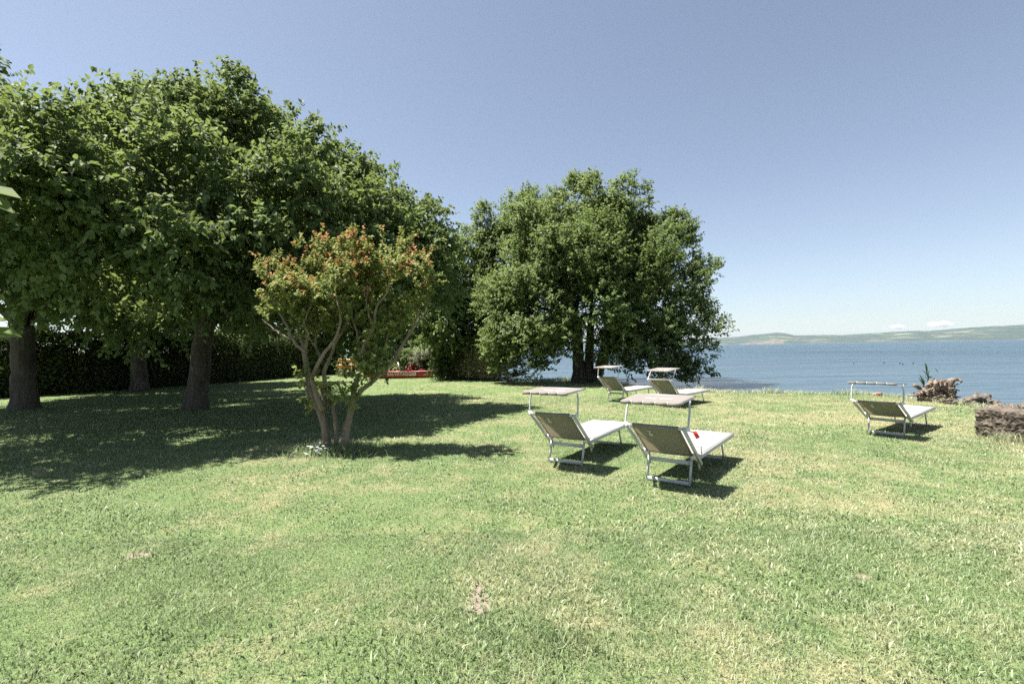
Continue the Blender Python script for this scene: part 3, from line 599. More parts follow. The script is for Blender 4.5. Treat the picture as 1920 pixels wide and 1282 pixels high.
for i in range(26):
    a = rg.uniform(1.2, 5.0); z_ = rg.uniform(1.0, 2.75); d = np.array([math.cos(a), math.sin(a), rg.uniform(-.3, .3)]); p0 = np.array([0, 0, z_]) + d * .05
    LP.append(p0); LD.append(d); LN.append((0, 0, 1)); LL.append(rg.uniform(.1, .15))
b.build("stem", M['bark'], root, smooth=True)
LL = np.array(LL); V, F, tt = leaf_mesh(np.array(LP), np.array(LD), np.array(LN, float), LL, LL * .62, rg.uniform(.3, .9, len(LL)), True, .06, .12)
build("foliage", V, [F], M['near'], root, tint=tt)

# ------------------------------------------------------------------ sun loungers
def fabricmat(name, col, trans, tmix):
    m, nt, bs, out = newmat(name); v = objco(nt)
    wv = noise_tex(nt, v, 90, 3); nt.links.new(ramp(nt, wv, [(.3, tuple(c * .9 for c in col)), (.7, tuple(min(1, c * 1.08) for c in col))]), bs.inputs["Base Color"])
    bs.inputs["Roughness"].default_value = .8; bs.inputs["Specular IOR Level"].default_value = .2
    bump(nt, bs, noise_tex(nt, v, 400, 2), .3, .002)
    tr = N(nt, "BsdfTranslucent"); tr.inputs[0].default_value = (*trans, 1)
    mx = N(nt, "MixShader"); mx.inputs[0].default_value = tmix
    nt.links.new(bs.outputs[0], mx.inputs[1]); nt.links.new(tr.outputs[0], mx.inputs[2]); nt.links.new(mx.outputs[0], out.inputs[0]); return m
M['sling'] = fabricmat("taupe_sling", (.33, .312, .275), (.56, .50, .42), .48)
M['seat'] = fabricmat("pale_sling", (.31, .288, .272), (.3, .27, .24), .1)
M['canopy'] = fabricmat("canopy_cloth", (.24, .216, .197), (.3, .26, .22), .2)
M['tagred'] = plain("red_tag", (.45, .03, .03), .45, .1)
def rotp(q, o, a):
    du, dz = q[0] - o[0], q[1] - o[1]; return (o[0] + du * math.cos(a) - dz * math.sin(a), o[1] + du * math.sin(a) + dz * math.cos(a))
BT, BB, PT, PB, CN, CF = (-.415, .746), (.219, .237), (-.286, 1.047), (-.371, .745), (-.544, 1.052), (.001, 1.074)
def sag_sheet(p, q, hw, n, m, sag, up, thick=.006, hang=None):
    """cloth from p to q (u,z), half width hw, sagging along -up, as a closed thin sheet"""
    V = []
    for side in (0, 1):
        for j in range(m):
            t = j / (m - 1)
            for i in range(n):
                s = i / (n - 1); k = sag * (4 * s * (1 - s)) * (0.35 + 2.6 * t * (1 - t)) + .004 * mnoise.noise(Vector((s * 3.1 + WRK[0] * 5.3, t * 4.3, WRK[0] * 2.7)))
                V.append((p[0] + (q[0] - p[0]) * t - up[0] * (k + side * thick), (s * 2 - 1) * hw, p[1] + (q[1] - p[1]) * t - up[1] * (k + side * thick)))
    F = []; o = n * m
    for j in range(m - 1):
        for i in range(n - 1):
            a = j * n + i; F += [(a, a + 1, a + n + 1, a + n), (o + a, o + a + n, o + a + n + 1, o + a + 1)]
    for i in range(n - 1): F += [(i, o + i, o + i + 1, i + 1), ((m-1)*n+i, (m-1)*n+i+1, o+(m-1)*n+i+1, o+(m-1)*n+i)]
    for j in range(m - 1): F += [(j*n, (j+1)*n, o+(j+1)*n, o+j*n), (j*n+n-1, o+j*n+n-1, o+(j+1)*n+n-1, (j+1)*n+n-1)]
    return MB().add(V, F)
WRK = [0]
def lounger(label, x, y, t, ba, ca, cb, z, group="canopied sun loungers on the lawn"):
    root = thing("sun_lounger", label, "sun lounger", (x, y, z), t, group)
    WRK[0] += 1; pv = (.13, .31); bt, bb = rotp(BT, pv, ba), rotp(BB, pv, ba); pb0 = rotp(PB, pv, ba); sh = (pb0[0] - PB[0], pb0[1] - PB[1])
    mv = lambda q: (q[0] + sh[0], q[1] + sh[1])
    pb = mv(PB); pt = rotp(mv(PT), pb, ca); cn = rotp(rotp(mv(CN), pb, ca), pt, cb - ca); cf = rotp(rotp(mv(CF), pb, ca), pt, cb - ca)
    A = M['alu']; W2 = .335
    P3 = lambda q, v: np.array([q[0], v, q[1]])
    # rear and front leg frames
    for sgn in (1, -1):
        MB().bar((0, sgn * .268, 0), (.095, sgn * .268, .345), .022, .036, up=(1, 0, 0)).build("leg", A, root)
        MB().bar((1.622, sgn * .251, 0), (1.49, sgn * .251, .31), .02, .032, up=(1, 0, 0)).build("leg", A, root)
    MB().bar((.004, -.257, .03), (.004, .257, .03), .024, .042).build("stretcher", A, root)
    MB().bar((.078, -.257, .262), (.078, .257, .262), .02, .05).build("stretcher", A, root)
    MB().bar((1.61, -.241, .028), (1.61, .241, .028), .022, .034).build("stretcher", A, root)
    MB().bar((1.49, -.30, .318), (1.49, .30, .318), .03, .022).build("stretcher", A, root)
    # seat
    s0, s1 = (.16, .33), (1.80, .352)
    f = MB()
    for sgn in (1, -1): f.bar(P3(s0, sgn * .34), P3(s1, sgn * .34), .03, .055)
    f.bar(P3((s1[0] - .015, s1[1]), -.325), P3((s1[0] - .015, s1[1]), .325), .03, .055)
    f.build("seat_frame", A, root)
    sag_sheet((.22, .362), (s1[0] - .004, .384), .347, 13, 19, .02, (0, 1)).build("seat_sling", M['seat'], root, smooth=False)
    # backrest
    dv = np.array([bb[0] - bt[0], bb[1] - bt[1]]); Ld = np.linalg.norm(dv); dv /= Ld; nu = (dv[1] * -1, dv[0])  # points to the sitter's side
    if nu[1] < 0: nu = (-nu[0], -nu[1])
    f = MB()
    for sgn in (1, -1): f.bar(P3(bt, sgn * .345), P3(bb, sgn * .345), .028, .046, up=(nu[0], 0, nu[1]))
    f.bar(P3(bt, -.331), P3(bt, .331), .03, .03)
    f.build("backrest_frame", A, root)
    q0 = (bt[0] - dv[0] * .022 + nu[0] * .02, bt[1] - dv[1] * .022 + nu[1] * .02); q1 = (bt[0] + dv[0] * Ld * .80 + nu[0] * .012, bt[1] + dv[1] * Ld * .80 + nu[1] * .012)
    sl_ = sag_sheet(q0, q1, .285, 11, 12, .02, nu, .008)
    back = sl_.build("backrest_sling", M['sling'], root, smooth=False)
    hem = MB().bar(P3((bt[0] - nu[0] * .006 - dv[0] * .006, bt[1] - nu[1] * .006), -.285), P3((bt[0] - nu[0] * .006 - dv[0] * .006, bt[1] - nu[1] * .006), .285), .05, .044); hem.build("hem", M['sling'], back)
    for sgn in (1, -1):
        h2 = MB().bar(P3((q0[0] - nu[0] * .012, q0[1] - nu[1] * .012), sgn * .283), P3((q1[0] - nu[0] * .012, q1[1] - nu[1] * .012), sgn * .283), .022, .012, up=(nu[0], 0, nu[1])); h2.build("hem", M['sling'], back)
    # emblem printed on the rear of the sling
    e = MB(); o2 = lambda a, l: P3((bt[0] + dv[0] * l - nu[0] * .0245, bt[1] + dv[1] * l - nu[1] * .0245), a)
    e.tube([o2(.10, .075), o2(.055, .075)], .005, 5); e.tube([o2(.078, .075), o2(.080, .13)], .0045, 5)
    e.tube([o2(.078 + .017 * math.cos(a), .15 + .026 * math.sin(a)) for a in np.linspace(0, 6.2, 13)], .0045, 5)
    e.build("emblem", M['print'], back)
    # joints and struts
    for sgn in (1, -1):
        j = MB(); j.bar((.07, sgn * .29, .335), (.165, sgn * .29, .345), .05, .055); j.bar(P3((bt[0] + dv[0] * Ld * .74, bt[1] + dv[1] * Ld * .74), sgn * .318), P3((bt[0] + dv[0] * Ld * .9, bt[1] + dv[1] * Ld * .9), sgn * .318), .03, .05)
        j.build("hinge", M['plastic'], root)
        MB().bar((.19, sgn * .316, .315), (.23, sgn * .316, .165), .02, .03, up=(1, 0, 0)).build("strut", A, root)
    # canopy
    for sgn in (1, -1):
        p = MB(); tp = np.array(P3(pt, sgn * .368))
        p.tube(spline([P3(pb, sgn * .382), P3((pb[0] * .35 + pt[0] * .65, pb[1] * .35 + pt[1] * .65), sgn * .382), tp + [0, 0, -.02], tp + [(cf[0] - pt[0]) * .12, 0, .0]], 14), .0125, 8)
        p.build("canopy_post", A, root, smooth=True)
        MB().ball(P3(pb, sgn * .372), .027, 2, .08, 1, (1, 1.2, 1.1)).build("hinge", M['plastic'], root, smooth=True)
    cdv = np.array([cf[0] - cn[0], cf[1] - cn[1]]); cl = np.linalg.norm(cdv); cdv /= cl; cu = (-cdv[1], cdv[0])
    f = MB()
    for sgn in (1, -1): f.bar(P3(cn, sgn * .352), P3(cf, sgn * .352), .018, .02)
    f.bar(P3(cf, -.343), P3(cf, .343), .018, .02); f.bar(P3(cn, -.343), P3(cn, .343), .018, .018)
    can = f.build("canopy_frame", A, root)
    up2 = (cu[0], cu[1]); c0 = (cn[0] - cdv[0] * .012 + cu[0] * .013, cn[1] - cdv[1] * .012 + cu[1] * .013); c1 = (cf[0] + cdv[0] * .012 + cu[0] * .013, cf[1] + cdv[1] * .012 + cu[1] * .013)
    cl_o = sag_sheet(c0, c1, .36, 15, 11, .016, up2, .005).build("canopy_cloth", M['canopy'], root)
    v = MB(); lo_ = (c0[0] - .004, c0[1] - .040)
    for i in range(5):
        a, b_ = -.36 + i * .144 + .006, -.36 + (i + 1) * .144 - .006
        pts = [P3((c0[0] - .004, c0[1]), a), P3((c0[0] - .004, c0[1]), b_), P3(lo_, b_ - .002) + [0, 0, .004 * (i % 2)], P3(lo_, a + .002)]
        pts += [q + [-.006, 0, 0] for q in pts]; v.add(pts, [(0, 1, 2, 3), (7, 6, 5, 4), (0, 4, 5, 1), (1, 5, 6, 2), (2, 6, 7, 3), (3, 7, 4, 0)])
    v.build("valance", M['canopy'], cl_o)
    for i in range(1, 5): MB().bar(P3((c0[0] - .011, c0[1] + .004), -.36 + i * .144), P3((lo_[0] - .004, lo_[1] + .01), -.36 + i * .144), .010, .008, up=(1, 0, 0)).build("strap", M['print'], cl_o)
    # faded printed writing on the cloth: two unreadable words
    rg = np.random.default_rng(7); wr = MB()
    for a0, a1 in ((.16, .02), (-.02, -.17)):
        k = 26; ys = np.linspace(a0, a1, k)
        for row in (0, 1):
            pts = [P3((c0[0] + cdv[0] * (cl * .5 + row * .02 + .011 * (-1) ** i * rg.uniform(.4, 1)) + cu[0] * .0025, c0[1] + cdv[1] * (cl * .5 + row * .02) + cu[1] * .0035 - .0155 * (1 - abs(a / .36) ** 2)), a) for i, a in enumerate(ys)]
            wr.tube(pts, .0032, 4)
    wr.build("writing", M['print'], cl_o)
    return root, pb
L2, pb2 = lounger("near sun lounger with a grey brown canopy and a red tag hanging beside its backrest", 1.899, 6.002, .911, -.012, -.063, .027, 0)
lounger("near sun lounger with a grey brown canopy, left of the one with the red tag", .752, 7.11, .987, -.037, .128, .002, 0)
lounger("sun lounger standing alone on the lawn near the driftwood root, canopy seen edge on", 6.808, 8.858, .656, .198, .131, -.109, 0)
lounger("distant sun lounger directly beside the alder trunks, left of the far pair", 3.197, 15.172, .737, -.067, .138, .019, -.03)
lounger("distant sun lounger right of the far pair, partly hidden behind the nearest grey brown canopy", 4.348, 13.67, .707, -.082, -.334, .061, -.03)
tp = at(1302, 809, 6.42); b = MB()
root = thing("red_tag", "small red tag hanging from the canopy hinge of the nearest sun lounger", "tag", tp)
b.bar((.0, 0, 0), (.045, -.005, -.085), .05, .014, up=(.3, 1, .2)); b.build("plate", M['tagred'], root)
hinge = np.array([1.899 + math.cos(.911) * pb2[0] + math.sin(.911) * .375, 6.002 + math.sin(.911) * pb2[0] - math.cos(.911) * .375, pb2[1] - .02]) - tp
b = MB(); b.tube(spline([hinge, (hinge * .4) + [0, 0, -.005], (0, 0, -.004)], 8), .006, 6); b.build("cord", plain("dark_cord", (.10, .05, .09), .7), root, smooth=True)

# ------------------------------------------------------------------ red rescue boat
def redmat():
    m, nt, bs, out = newmat("red_paint"); v = objco(nt); n = noise_tex(nt, v, 3.5, 6, .65)
    nt.links.new(ramp(nt, n, [(.3, (.25, .018, .024)), (.6, (.34, .026, .034)), (.75, (.4, .06, .06))]), bs.inputs["Base Color"]); bs.inputs["Roughness"].default_value = .42; return m
M['red'] = redmat(); M['cream'] = plain("cream_paint", (.74, .66, .5), .6, .08); M['pale'] = plain("pale_oar", (.6, .66, .72), .5, .08)
bp = np.array([at(751, 700, 30)[0], 30.0, 0]); root = thing("rescue_boat", "red twin hulled rescue rowing boat lettered SALVATAGGIO on the lawn", "boat", bp, -.17)
BL = 5.3
def hull(yc):
    b = MB(); n = 29; V = []; k = 10
    for i in range(n):
        s = i / (n - 1); x = (s - .5) * BL; e = abs(2 * s - 1); w = .20 * max(.03, (1 - e ** 3.2)) ; zb = .30 * max(0, (e - .55) / .45) ** 1.8; zt = .40 + .07 * e ** 4 + (.03 if s > .9 else 0)
        pr = [(-1, 1), (-1.04, .75), (-.92, .4), (-.6, .08), (-.2, 0), (.2, 0), (.6, .08), (.92, .4), (1.04, .75), (1, 1)]
        for a, c in pr: V.append((x, yc + a * w, zb + (zt - zb) * c))
    F = [(i*k+j, i*k+j+1, (i+1)*k+j+1, (i+1)*k+j) for i in range(n-1) for j in range(k-1)] + [(i*k+k-1, i*k, (i+1)*k, (i+1)*k+k-1) for i in range(n-1)]
    F += [tuple(range(k-1, -1, -1)), tuple((n-1)*k+j for j in range(k))]
    h = b.add(V, F).build("hull", M['red'], root)
    r = MB()
    for sg in (-1, 1):
        pp = [V[i*k + (0 if sg < 0 else k-1)] for i in range(n)]; r.tube(np.array(pp) + [0, sg * .008, 0], .022, 6)
    r.build("gunwale", M['red'], h, smooth=True)
hull(-.48); hull(.48)
b = MB()
for x in (-1.2, -.55, .35, .95): b.bar((x, -.45, .44), (x, .45, .44), .12, .035)
b.build("cross_beam", M['red'], root)
b = MB(); b.box((.62, 0, .50), (.34, .62, .08)); b.bar((.72, -.3, .55), (.80, -.3, .74), .06, .05, up=(1, 0, 0)); b.bar((.72, .3, .55), (.80, .3, .74), .06, .05, up=(1, 0, 0)); b.bar((.80, -.33, .74), (.80, .33, .74), .045, .15); b.bar((.42, -.3, .46), (.52, -.3, .70), .05, .05, up=(1, 0, 0)); b.build("seat", M['red'], root)
b = MB(); b.box((1.5, 0, .48), (.25, .5, .07)); b.bar((1.35, -.42, .46), (1.75, -.5, .52), .07, .05); b.build("footrest", M['red'], root)
b = MB(); b.tube([(.05, -.3, .42), (.0, -.28, .95)], .022, 7); b.bar((0, -.28, .70), (-.02, -.275, .98), .10, .014, up=(0, 1, 0)); b.build("oar", M['pale'], root)
fc = bpy.data.curves.new("lettering", 'FONT'); fc.body = "SALVATAGGIO"; fc.size = .25; fc.align_x = 'CENTER'; fc.align_y = 'CENTER'; fc.extrude = .003; fc.offset = .007; fc.space_character = 1.12
fo = bpy.data.objects.new("lettering_source", fc); COL.objects.link(fo)
bpy.context.view_layer.update(); me = bpy.data.meshes.new_from_object(fo.evaluated_get(bpy.context.evaluated_depsgraph_get())); bpy.data.objects.remove(fo)
me.materials.clear(); me.materials.append(M['cream']); lt = bpy.data.objects.new("lettering", me); COL.objects.link(lt); lt.parent = root; lt.location = (.36, -.695, .255); lt.rotation_euler = (math.radians(88), 0, 0)

# kayaks on a rack
M['orange'] = plain("orange_plastic", (.62, .26, .03), .4, .12, 3); M['kwhite'] = plain("pale_deck", (.62, .5, .4), .5, .1)
def kayak(label, x, y, z, rz):
    root = thing("kayak", label, "kayak", (x, y, z), rz, "kayaks stacked on a rack")
    n, k = 21, 8; Vh, Vd = [], []
    for i in range(n):
        s = i / (n - 1); e = abs(2*s-1); w = .36 * max(.04, 1 - e ** 2.4); zb = .2 * e ** 3; X = (s - .5) * 2.9
        for a, c in [(-1, .22), (-.95, .12), (-.6, .02), (-.2, 0), (.2, 0), (.6, .02), (.95, .12), (1, .22)]: Vh.append((X, a * w, zb + c * (1 - .5 * e ** 3) + .0))
        for a, c in [(-1, .222), (-.8, .27), (-.45, .26), (-.15, .2), (.15, .2), (.45, .26), (.8, .27), (1, .222)]: Vd.append((X, a * w * .99, zb + c * (1 - .5 * e ** 3) + .004))
    F = [(i*k+j, i*k+j+1, (i+1)*k+j+1, (i+1)*k+j) for i in range(n-1) for j in range(k-1)]
    MB().add(Vh, F + [tuple(range(k)), tuple((n-1)*k+j for j in range(k))]).build("hull", M['orange'], root, smooth=True)
    MB().add(Vd, F).build("deck", M['kwhite'], root, smooth=True)
ky = 33.0; kx = at(664, 680, ky)[0]
kayak("upper orange kayak on the rack behind the crape myrtle", kx, ky, .90, 1.15)
kayak("lower orange kayak on the rack behind the crape myrtle", kx - .12, ky, .50, 1.15)
root = thing("kayak_rack", "wooden rack holding two orange kayaks beside the hedge", "rack", (kx, ky, 0), 1.15)
for xx in (-.8, .8):
    for yy in (-.5, .5): MB().bar((xx, yy, -.02), (xx, yy, .88), .06, .07).build("post", M['wood'], root)
    for zc in (.46, .86): MB().bar((xx, -.46, zc), (xx, .46, zc), .06, .05).build("rail", M['wood'], root)

# ------------------------------------------------------------------ shore things
def rockmat(name, stops, sc):
    m, nt, bs, out = newmat(name); v = objco(nt)
    a = noise_tex(nt, v, sc, 8, .68); vo = N(nt, "TexVoronoi", Scale=sc * 2.4); nt.links.new(v, vo.inputs["Vector"])
    mm = N(nt, "Math", operation='MULTIPLY_ADD'); nt.links.new(vo.outputs["Distance"], mm.inputs[0]); mm.inputs[1].default_value = .35; nt.links.new(a, mm.inputs[2])
    nt.links.new(ramp(nt, mm.outputs[0], stops), bs.inputs["Base Color"]); bs.inputs["Roughness"].default_value = .92; bs.inputs["Specular IOR Level"].default_value = .25
    bump(nt, bs, mm.outputs[0], 1.0, .05); return m
M['rock'] = rockmat("shore_rock", [(.4, (.04, .03, .025)), (.62, (.115, .098, .08)), (.95, (.26, .225, .18))], 4.0)
M['tufa'] = rockmat("tufa_stone", [(.47, (.026, .021, .017)), (.68, (.10, .083, .066)), (.98, (.26, .215, .165))], 6.5)
M['root'] = rockmat("driftwood", [(.42, (.03, .02, .015)), (.6, (.14, .105, .08)), (.97, (.33, .265, .21))], 7.0)
# squared stone block, cut as a dense box with chipped faces
def stone_block(label, c, size, rz, seed):
    n = 46; V = []; F = []; mp = {}
    def vid(i, j, k):
        key = (i, j, k)
        if key not in mp:
            u = np.array([i, j, k]) / n - .5; p = u * size
            t = 1 - .10 * max(0, .5 - (k / n)); p[:2] *= t
            q = Vector(p * 3.0) + Vector((seed, seed * 2, 0)); dn = mnoise.noise(q) * .028 + mnoise.noise(q * 2.6) * .018 + abs(mnoise.noise(q * 5)) * -.024 + mnoise.noise(q * 11) * .016 - abs(mnoise.noise(Vector((q.x * 6, q.y * 6, q.z * 9)))) * .014 + mnoise.noise(q * 20) * .008
            top = k == n
            r = u * 2; rr = np.linalg.norm(np.maximum(np.abs(r) - .82, 0)); cut = max(0, rr - .18) * .35
            p = p * (1 - cut) + norm(np.array([r[0] ** 3, r[1] ** 3, r[2] ** 3])) * dn * (.3 if top else 1)
            mp[key] = len(V); V.append(p + [0, 0, size[2] / 2])
        return mp[key]
    for a in range(n):
        for b_ in range(n):
            for fx in (0, n):
                q = [(fx, a, b_), (fx, a+1, b_), (fx, a+1, b_+1), (fx, a, b_+1)]; F.append(tuple(vid(*t) for t in (q if fx else q[::-1])))
                q = [(a, fx, b_), (a, fx, b_+1), (a+1, fx, b_+1), (a+1, fx, b_)]; F.append(tuple(vid(*t) for t in (q if fx else q[::-1])))
                q = [(a, b_, fx), (a+1, b_, fx), (a+1, b_+1, fx), (a, b_+1, fx)]; F.append(tuple(vid(*t) for t in (q if fx else q[::-1])))
    o = MB().add(V, F).build("stone_block", M['tufa'], loc=c); o.rotation_euler = (0, 0, rz); return tag(o, label, "stone")
stone_block("squared brown tufa stone block on the lawn at the right edge", (8.72, 8.45, -.04), np.array([.76, .72, .52]), .28, 3)
rk = [(1782, 757, .20, 1), (1818, 755, .30, 2), (1838, 754, .42, 3), (1862, 766, .27, 4), (1880, 770, .34, 5), (1905, 772, .36, 6), (1932, 772, .4, 7), (1800, 752, .18, 8), (1757, 752, .17, 9), (1965, 776, .5, 10)]
lab = {1: "small rusty rock just right of the driftwood root", 2: "low mossy rock between the rusty rock and the large shore rock", 3: "largest pointed shore rock with dark right side, by the water", 4: "yellowish rock at the water behind the stone block's left corner", 5: "flat brown rock at the water behind the stone block", 6: "pale orange rock at the water behind the stone block's middle", 7: "reddish rock at the water at the right picture edge", 8: "small dark rock at the water's edge behind the rusty rock", 9: "small brown rock under the driftwood root", 10: "rock at the shore just past the right picture edge"}
for x, y, r, s in rk:
    if s == 10: continue
    r *= .75; b = MB(); b.ball((0, 0, r * .25), r, 4, .55, 1.7, (1.15, .9, .72), s + 3, True)
    p = gnd(x, y); p[2] = lawn_z(p[None, :2])[0] if s in (1, 9, 8) else -.12
    tag(b.build("shore_rock", M['rock'], loc=p), lab[s], "rock", "rocks along the shore")
rg = np.random.default_rng(93)
# driftwood root
dp = gnd(1757, 750); b = MB()
def dz_(x, y, dY=0): return at(x, y, dp[1] + dY) - dp
for (x, y, r, sc_, sd_) in [(1767, 733, .19, (1.0, .75, 1.15), 4), (1753, 724, .105, (.8, .7, 1.35), 5), (1778, 739, .13, (.9, .8, 1.2), 6), (1752, 745, .10, (1.6, .8, .7), 7), (1768, 721, .09, (1.4, .8, .8), 8), (1737, 742, .08, (1.6, .8, .7), 9)]:
    b.ball(dz_(x, y), r, 5, 1.0, 2.8, sc_, sd_, True)
for pts, r0, r1 in [([(1770, 738), (1779, 722), (1784, 714), (1791, 711), (1797, 711.5), (1803, 714)], .11, .02), ([(1752, 744), (1738, 735), (1728, 729), (1714, 722)], .085, .04), ([(1760, 740), (1745, 742), (1727, 738)], .1, .04), ([(1765, 745), (1750, 748), (1733, 747), (1722, 742)], .11, .04), ([(1748, 735), (1744, 722), (1745, 713)], .09, .05), ([(1757, 730), (1754, 718), (1756, 713)], .07, .04), ([(1770, 745), (1780, 742), (1786, 736), (1786, 726)], .09, .05), ([(1772, 730), (1765, 719), (1762, 716)], .07, .045), ([(1775, 745), (1788, 748), (1797, 752)], .1, .05)]:
    pp = spline([dz_(x, y, rg.uniform(-.25, .1)) for x, y in pts], 14); b.tube(pp, np.linspace(r0, r1, len(pp)) * (1 + rg.normal(0, .10, len(pp))), 10, .16, rg)
for i in range(120):
    ux = rg.uniform(1722, 1788); c0 = dz_(ux, rg.uniform(np.interp(ux, [1720, 1742, 1746, 1788], [728, 742, 716, 724]), 750), rg.uniform(-.25, -.02)); e = c0 + np.array([rg.normal(-.04, .14), rg.normal(0, .06), rg.normal(.0, .09)])
    pp = spline([c0, (c0 + e) / 2 + rg.normal(0, .04, 3), e], 7); b.tube(pp, np.linspace(.035, .012, len(pp)), 6, .25, rg)
tag(b.build("driftwood_root", M['root'], loc=dp), "gnarled driftwood root with a beak shaped limb on the grassy bank", "driftwood")
# reed beside it
rp = gnd(1738, 748) + [0, .35, -.05]; root = thing("reed", "green reed stalk with long leaves growing behind the driftwood root", "reed", rp)
b = MB(); q = lambda x, y: at(x, y, rp[1]) - rp
b.tube(spline([(0, 0, -.1), q(1739, 722), q(1737, 686)], 10), np.linspace(.014, .005, 10), 6); b.build("stem", M['reed'], root, smooth=True); b = MB(); b.tube(spline([(.1, 0, -.1), q(1731, 720), q(1728, 706)], 8), np.linspace(.012, .005, 8), 6); b.build("stem", M['reed'], root, smooth=True)
P_, D_, L_ = [], [], []
for x0, y0, x1, y1 in [(1738, 706, 1736, 682), (1738, 708, 1744, 692), (1738, 704, 1731, 694), (1739, 707, 1750, 707), (1739, 712, 1734, 704), (1732, 724, 1726, 702), (1732, 724, 1729, 706), (1733, 726, 1724, 708), (1739, 716, 1742, 702), (1753, 690, 1760, 699), (1738, 700, 1737, 680), (1732, 728, 1733, 710)]:
    a, c = q(x0, y0), q(x1, y1); P_.append(a); D_.append(c - a); L_.append(np.linalg.norm(c - a))
P_, D_, L_ = map(np.array, (P_, D_, L_)); V, F, tt = leaf_mesh(P_, D_, np.array([[.3, -1, .5]] * len(P_)) + rg.normal(0, .3, (len(P_), 3)), L_ * 1.1, np.full(len(L_), .055), rg.uniform(.3, .9, len(L_)), True, .03, .08)
build("leaves", V, [F], M['reed'], root, tint=tt)
b = MB(); b.bar((-.12, 0, .03), (.12, .03, .05), .11, .1, bev=.02); bo = b.build("brick", plain("terracotta", (.36, .17, .12), .9, .3, 9, .01), loc=gnd(1648, 741)); bo.rotation_euler = (0, .08, .3); tag(bo, "reddish brick lying in the grass at the water's edge behind the lone lounger", "brick")
# coots on the water
M['coot'] = plain("dark_feather", (.03, .03, .035), .6, .2); M['bill'] = plain("pale_bill", (.7, .62, .55), .5)
G = "water birds far out on the lake"
for i, (x, y, lb, rz) in enumerate([(1600.5, 681.5, "dark water bird on the lake, farthest left of the birds", .4), (1658, 680.5, "dark water bird on the lake, second bird from the left", 2.8), (1687, 681, "dark water bird on the lake, left of the close pair", .2), (1693, 683, "dark water bird on the lake, right and nearer of the close pair", 3.0), (1712, 681, "dark water bird on the lake, farthest right of the birds", .3)]):
    p = gnd(x, y, WATER_Z); root = thing("water_bird", lb, "bird", p, rz, G); root.scale = (.45, .45, .45); b = MB()
    b.ball((0, 0, .05), .14, 3, .05, 1, (1.15, .62, .55)); b.tube(spline([(.1, 0, .08), (.14, 0, .14), (.15, 0, .19)], 7), np.linspace(.05, .035, 7), 8); b.ball((.165, 0, .2), .045, 2, 0, 1, (1.2, .9, .95)); b.tube([(-.1, 0, .08), (-.2, 0, .10)], [.05, .012], 7)
    b.build("body", M['coot'], root, smooth=True); b = MB(); b.tube([(.2, 0, .197), (.25, 0, .185)], [.016, .005], 6); b.build("bill", M['bill'], root, smooth=True)

# ------------------------------------------------------------------ grass blades
rg = np.random.default_rng(101)
def scatter(n, y0, y1):
    y = np.sqrt(rg.uniform(y0 * y0, y1 * y1, n)); x = rg.uniform(-1.22, 1.22, n) * y; return np.stack([x, y], 1)
B = []
for n, y0, y1, h0, h1, w in [(150000, 2.0, 4.5, .012, .034, .0042), (150000, 4.5, 9, .014, .036, .0062), (130000, 9, 17, .018, .045, .011), (60000, 17, 36, .025, .06, .02)]:
    p = scatter(n, y0, y1)
    q = p * 1.0; nz = np.sin(q[:, 0] * 2.3 + 1.7 * np.sin(q[:, 1] * 1.9)) * np.sin(q[:, 1] * 2.1 + 1.3 * np.sin(q[:, 0] * 1.7)) + .5 * np.sin(q[:, 0] * 6.1 + q[:, 1] * 3.3) * np.sin(q[:, 1] * 5.7 - q[:, 0] * 2.9)
    hh = rg.uniform(h0, h1, n) * (1 + .35 * nz) * np.where(rg.uniform(size=n) < .012, 2.0, 1)
    keep = np.ones(n, bool)
    for c, rx, ry in SPOTS: keep &= ((p[:, 0] - c[0]) / rx) ** 2 + ((p[:, 1] - c[1]) / ry) ** 2 > rg.uniform(.5, 1.6, n)
    d = shore_dist(p) if y1 > 9 else np.full(n, 5.0)
    keep &= d > .05
    hh *= .88
    B.append((p[keep], np.maximum(hh[keep], .009), np.full(keep.sum(), w), np.clip(rg.normal(.5, .22, keep.sum()), 0, 1)))
for n, y0, y1, w in [(26000, 2.0, 5.5, .013), (16000, 5.5, 10, .018)]:
    p = scatter(n, y0, y1); q = np.sin(p[:, 0] * 1.9 + 2 * np.sin(p[:, 1] * 1.3)) * np.sin(p[:, 1] * 1.6 + p[:, 0]) + rg.normal(0, .5, n) > .1; p = p[q]
    B.append((p, rg.uniform(.018, .04, len(p)), np.full(len(p), w), np.clip(rg.normal(.5, .25, len(p)), 0, 1)))
# longer fringe along the bank, round the myrtle foot, the stone and the trunks
S2 = SH[(SH[:, 1] > 8) & (SH[:, 1] < 30) & (SH[:, 0] > -3)]
k = rg.integers(0, len(S2), 16000); p = S2[k] + rg.normal(0, .28, (16000, 2)); d = shore_dist(p); kk = (d > -.12) & (d < .7)
B.append((p[kk], rg.uniform(.05, .17, kk.sum()) * (1 + .8 * np.maximum(0, np.sin(p[kk][:, 0] * 3) * np.sin(p[kk][:, 1] * 2.2 + p[kk][:, 0]))), np.full(kk.sum(), .013), np.clip(rg.normal(.62, .15, kk.sum()), 0, 1)))
for c, r, n, hm in [(myb, .35, 2200, .16), (gnd(648, 850), .3, 1200, .2), ((8.32, 8.12, 0), .16, 250, .2), ((8.65, 8.02, 0), .3, 500, .14), (gnd(366, 770), .5, 700, .1), (gnd(46, 770), .55, 700, .1), (gnd(1050, 1215), .12, 260, .085), (gnd(960, 1240), .4, 900, .042), (gnd(1000, 1180), .5, 900, .04)]:
    p = np.asarray(c)[:2] + rg.normal(0, r, (n, 2)) * [1, .7]; B.append((p, rg.uniform(.3, 1, n) * hm, np.full(n, .007), np.clip(rg.normal(.35, .15, n), 0, 1)))
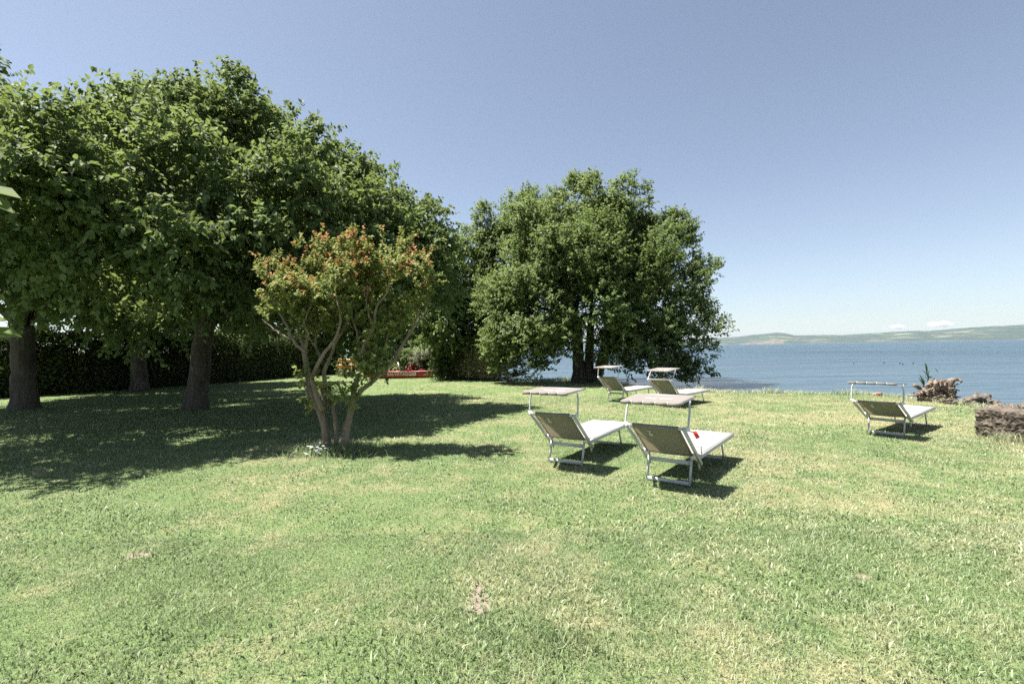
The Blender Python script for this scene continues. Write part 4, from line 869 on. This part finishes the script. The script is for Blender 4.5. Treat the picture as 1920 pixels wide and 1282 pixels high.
p = np.concatenate([b_[0] for b_ in B]); hh = np.concatenate([b_[1] for b_ in B]); w = np.concatenate([b_[2] for b_ in B]); tt = np.concatenate([b_[3] for b_ in B]); n = len(p)
z = np.zeros(n); near = (p[:, 1] < 40); z[near] = lawn_z(p[near])
a = rg.uniform(0, 2 * math.pi, n); ln = rg.uniform(.25, 1.5, n) * hh; dirv = np.stack([np.cos(a), np.sin(a)], 1); sd = np.stack([-np.sin(a), np.cos(a)], 1)
aj = rg.uniform(-1, 1, n); sd = norm(sd + dirv * aj[:, None])
b0 = np.column_stack([p, z - .004]); mid = np.column_stack([p + dirv * (ln * .35)[:, None], z + hh * .62]); tipq = np.column_stack([p + dirv * ln[:, None], z + hh * .95])
s3 = np.column_stack([sd, np.zeros(n)]) * w[:, None] * .5
V = np.stack([b0 - s3, b0 + s3, mid + s3 * .85, mid - s3 * .85, tipq], 1).reshape(-1, 3); i0 = np.arange(n)[:, None] * 5
m, nt, bs, out = newmat("grass_blade"); M['grass'] = m
v, st, n3, n2 = patch_nodes(nt)
at_ = N(nt, "Attribute", attribute_name="tint")
gc = ramp(nt, at_.outputs["Fac"], [(.1, (.095, .148, .056)), (.5, (.225, .295, .13)), (.9, (.43, .48, .30))])
dc = ramp(nt, at_.outputs["Fac"], [(.1, (.2, .2, .11)), (.5, (.38, .38, .24)), (.9, (.56, .55, .41))])
gc = mixc(nt, 1.0, gc, ramp(nt, n2, [(.3, (.72, .76, .74)), (.72, (1.18, 1.14, 1.16))]), 'MULTIPLY')
c = mixc(nt, ramp(nt, st, [(.67, (0, 0, 0)), (.93, (.9, .9, .9))]), gc, dc)
nt.links.new(c, bs.inputs["Base Color"]); bs.inputs["Roughness"].default_value = .5; bs.inputs["Specular IOR Level"].default_value = .35
tr = N(nt, "BsdfTranslucent"); nt.links.new(c, tr.inputs[0]); mx = N(nt, "MixShader"); mx.inputs[0].default_value = .36
nt.links.new(bs.outputs[0], mx.inputs[1]); nt.links.new(tr.outputs[0], mx.inputs[2]); nt.links.new(mx.outputs[0], out.inputs[0])
struct(build("grass", V, [i0 + [0, 1, 2, 3], i0 + [3, 2, 4]], m, tint=np.concatenate([tt, tt])), 'stuff')

# ------------------------------------------------------------------ haze over the lake
m = bpy.data.materials.new("haze_air"); m.use_nodes = True; nt = m.node_tree; nt.nodes.remove(nt.nodes["Principled BSDF"])
pvn = nt.nodes.new("ShaderNodeVolumePrincipled"); pvn.inputs["Color"].default_value = (.74, .87, 1, 1); pvn.inputs["Density"].default_value = 3e-5; pvn.inputs["Anisotropy"].default_value = .2
nt.links.new(pvn.outputs[0], nt.nodes["Material Output"].inputs["Volume"])
b = MB(); b.bar((-4500, 3500, 130), (13500, 3500, 130), 16000, 300, bev=1.0)
hz_ = b.build("haze", m); struct(hz_, 'stuff')
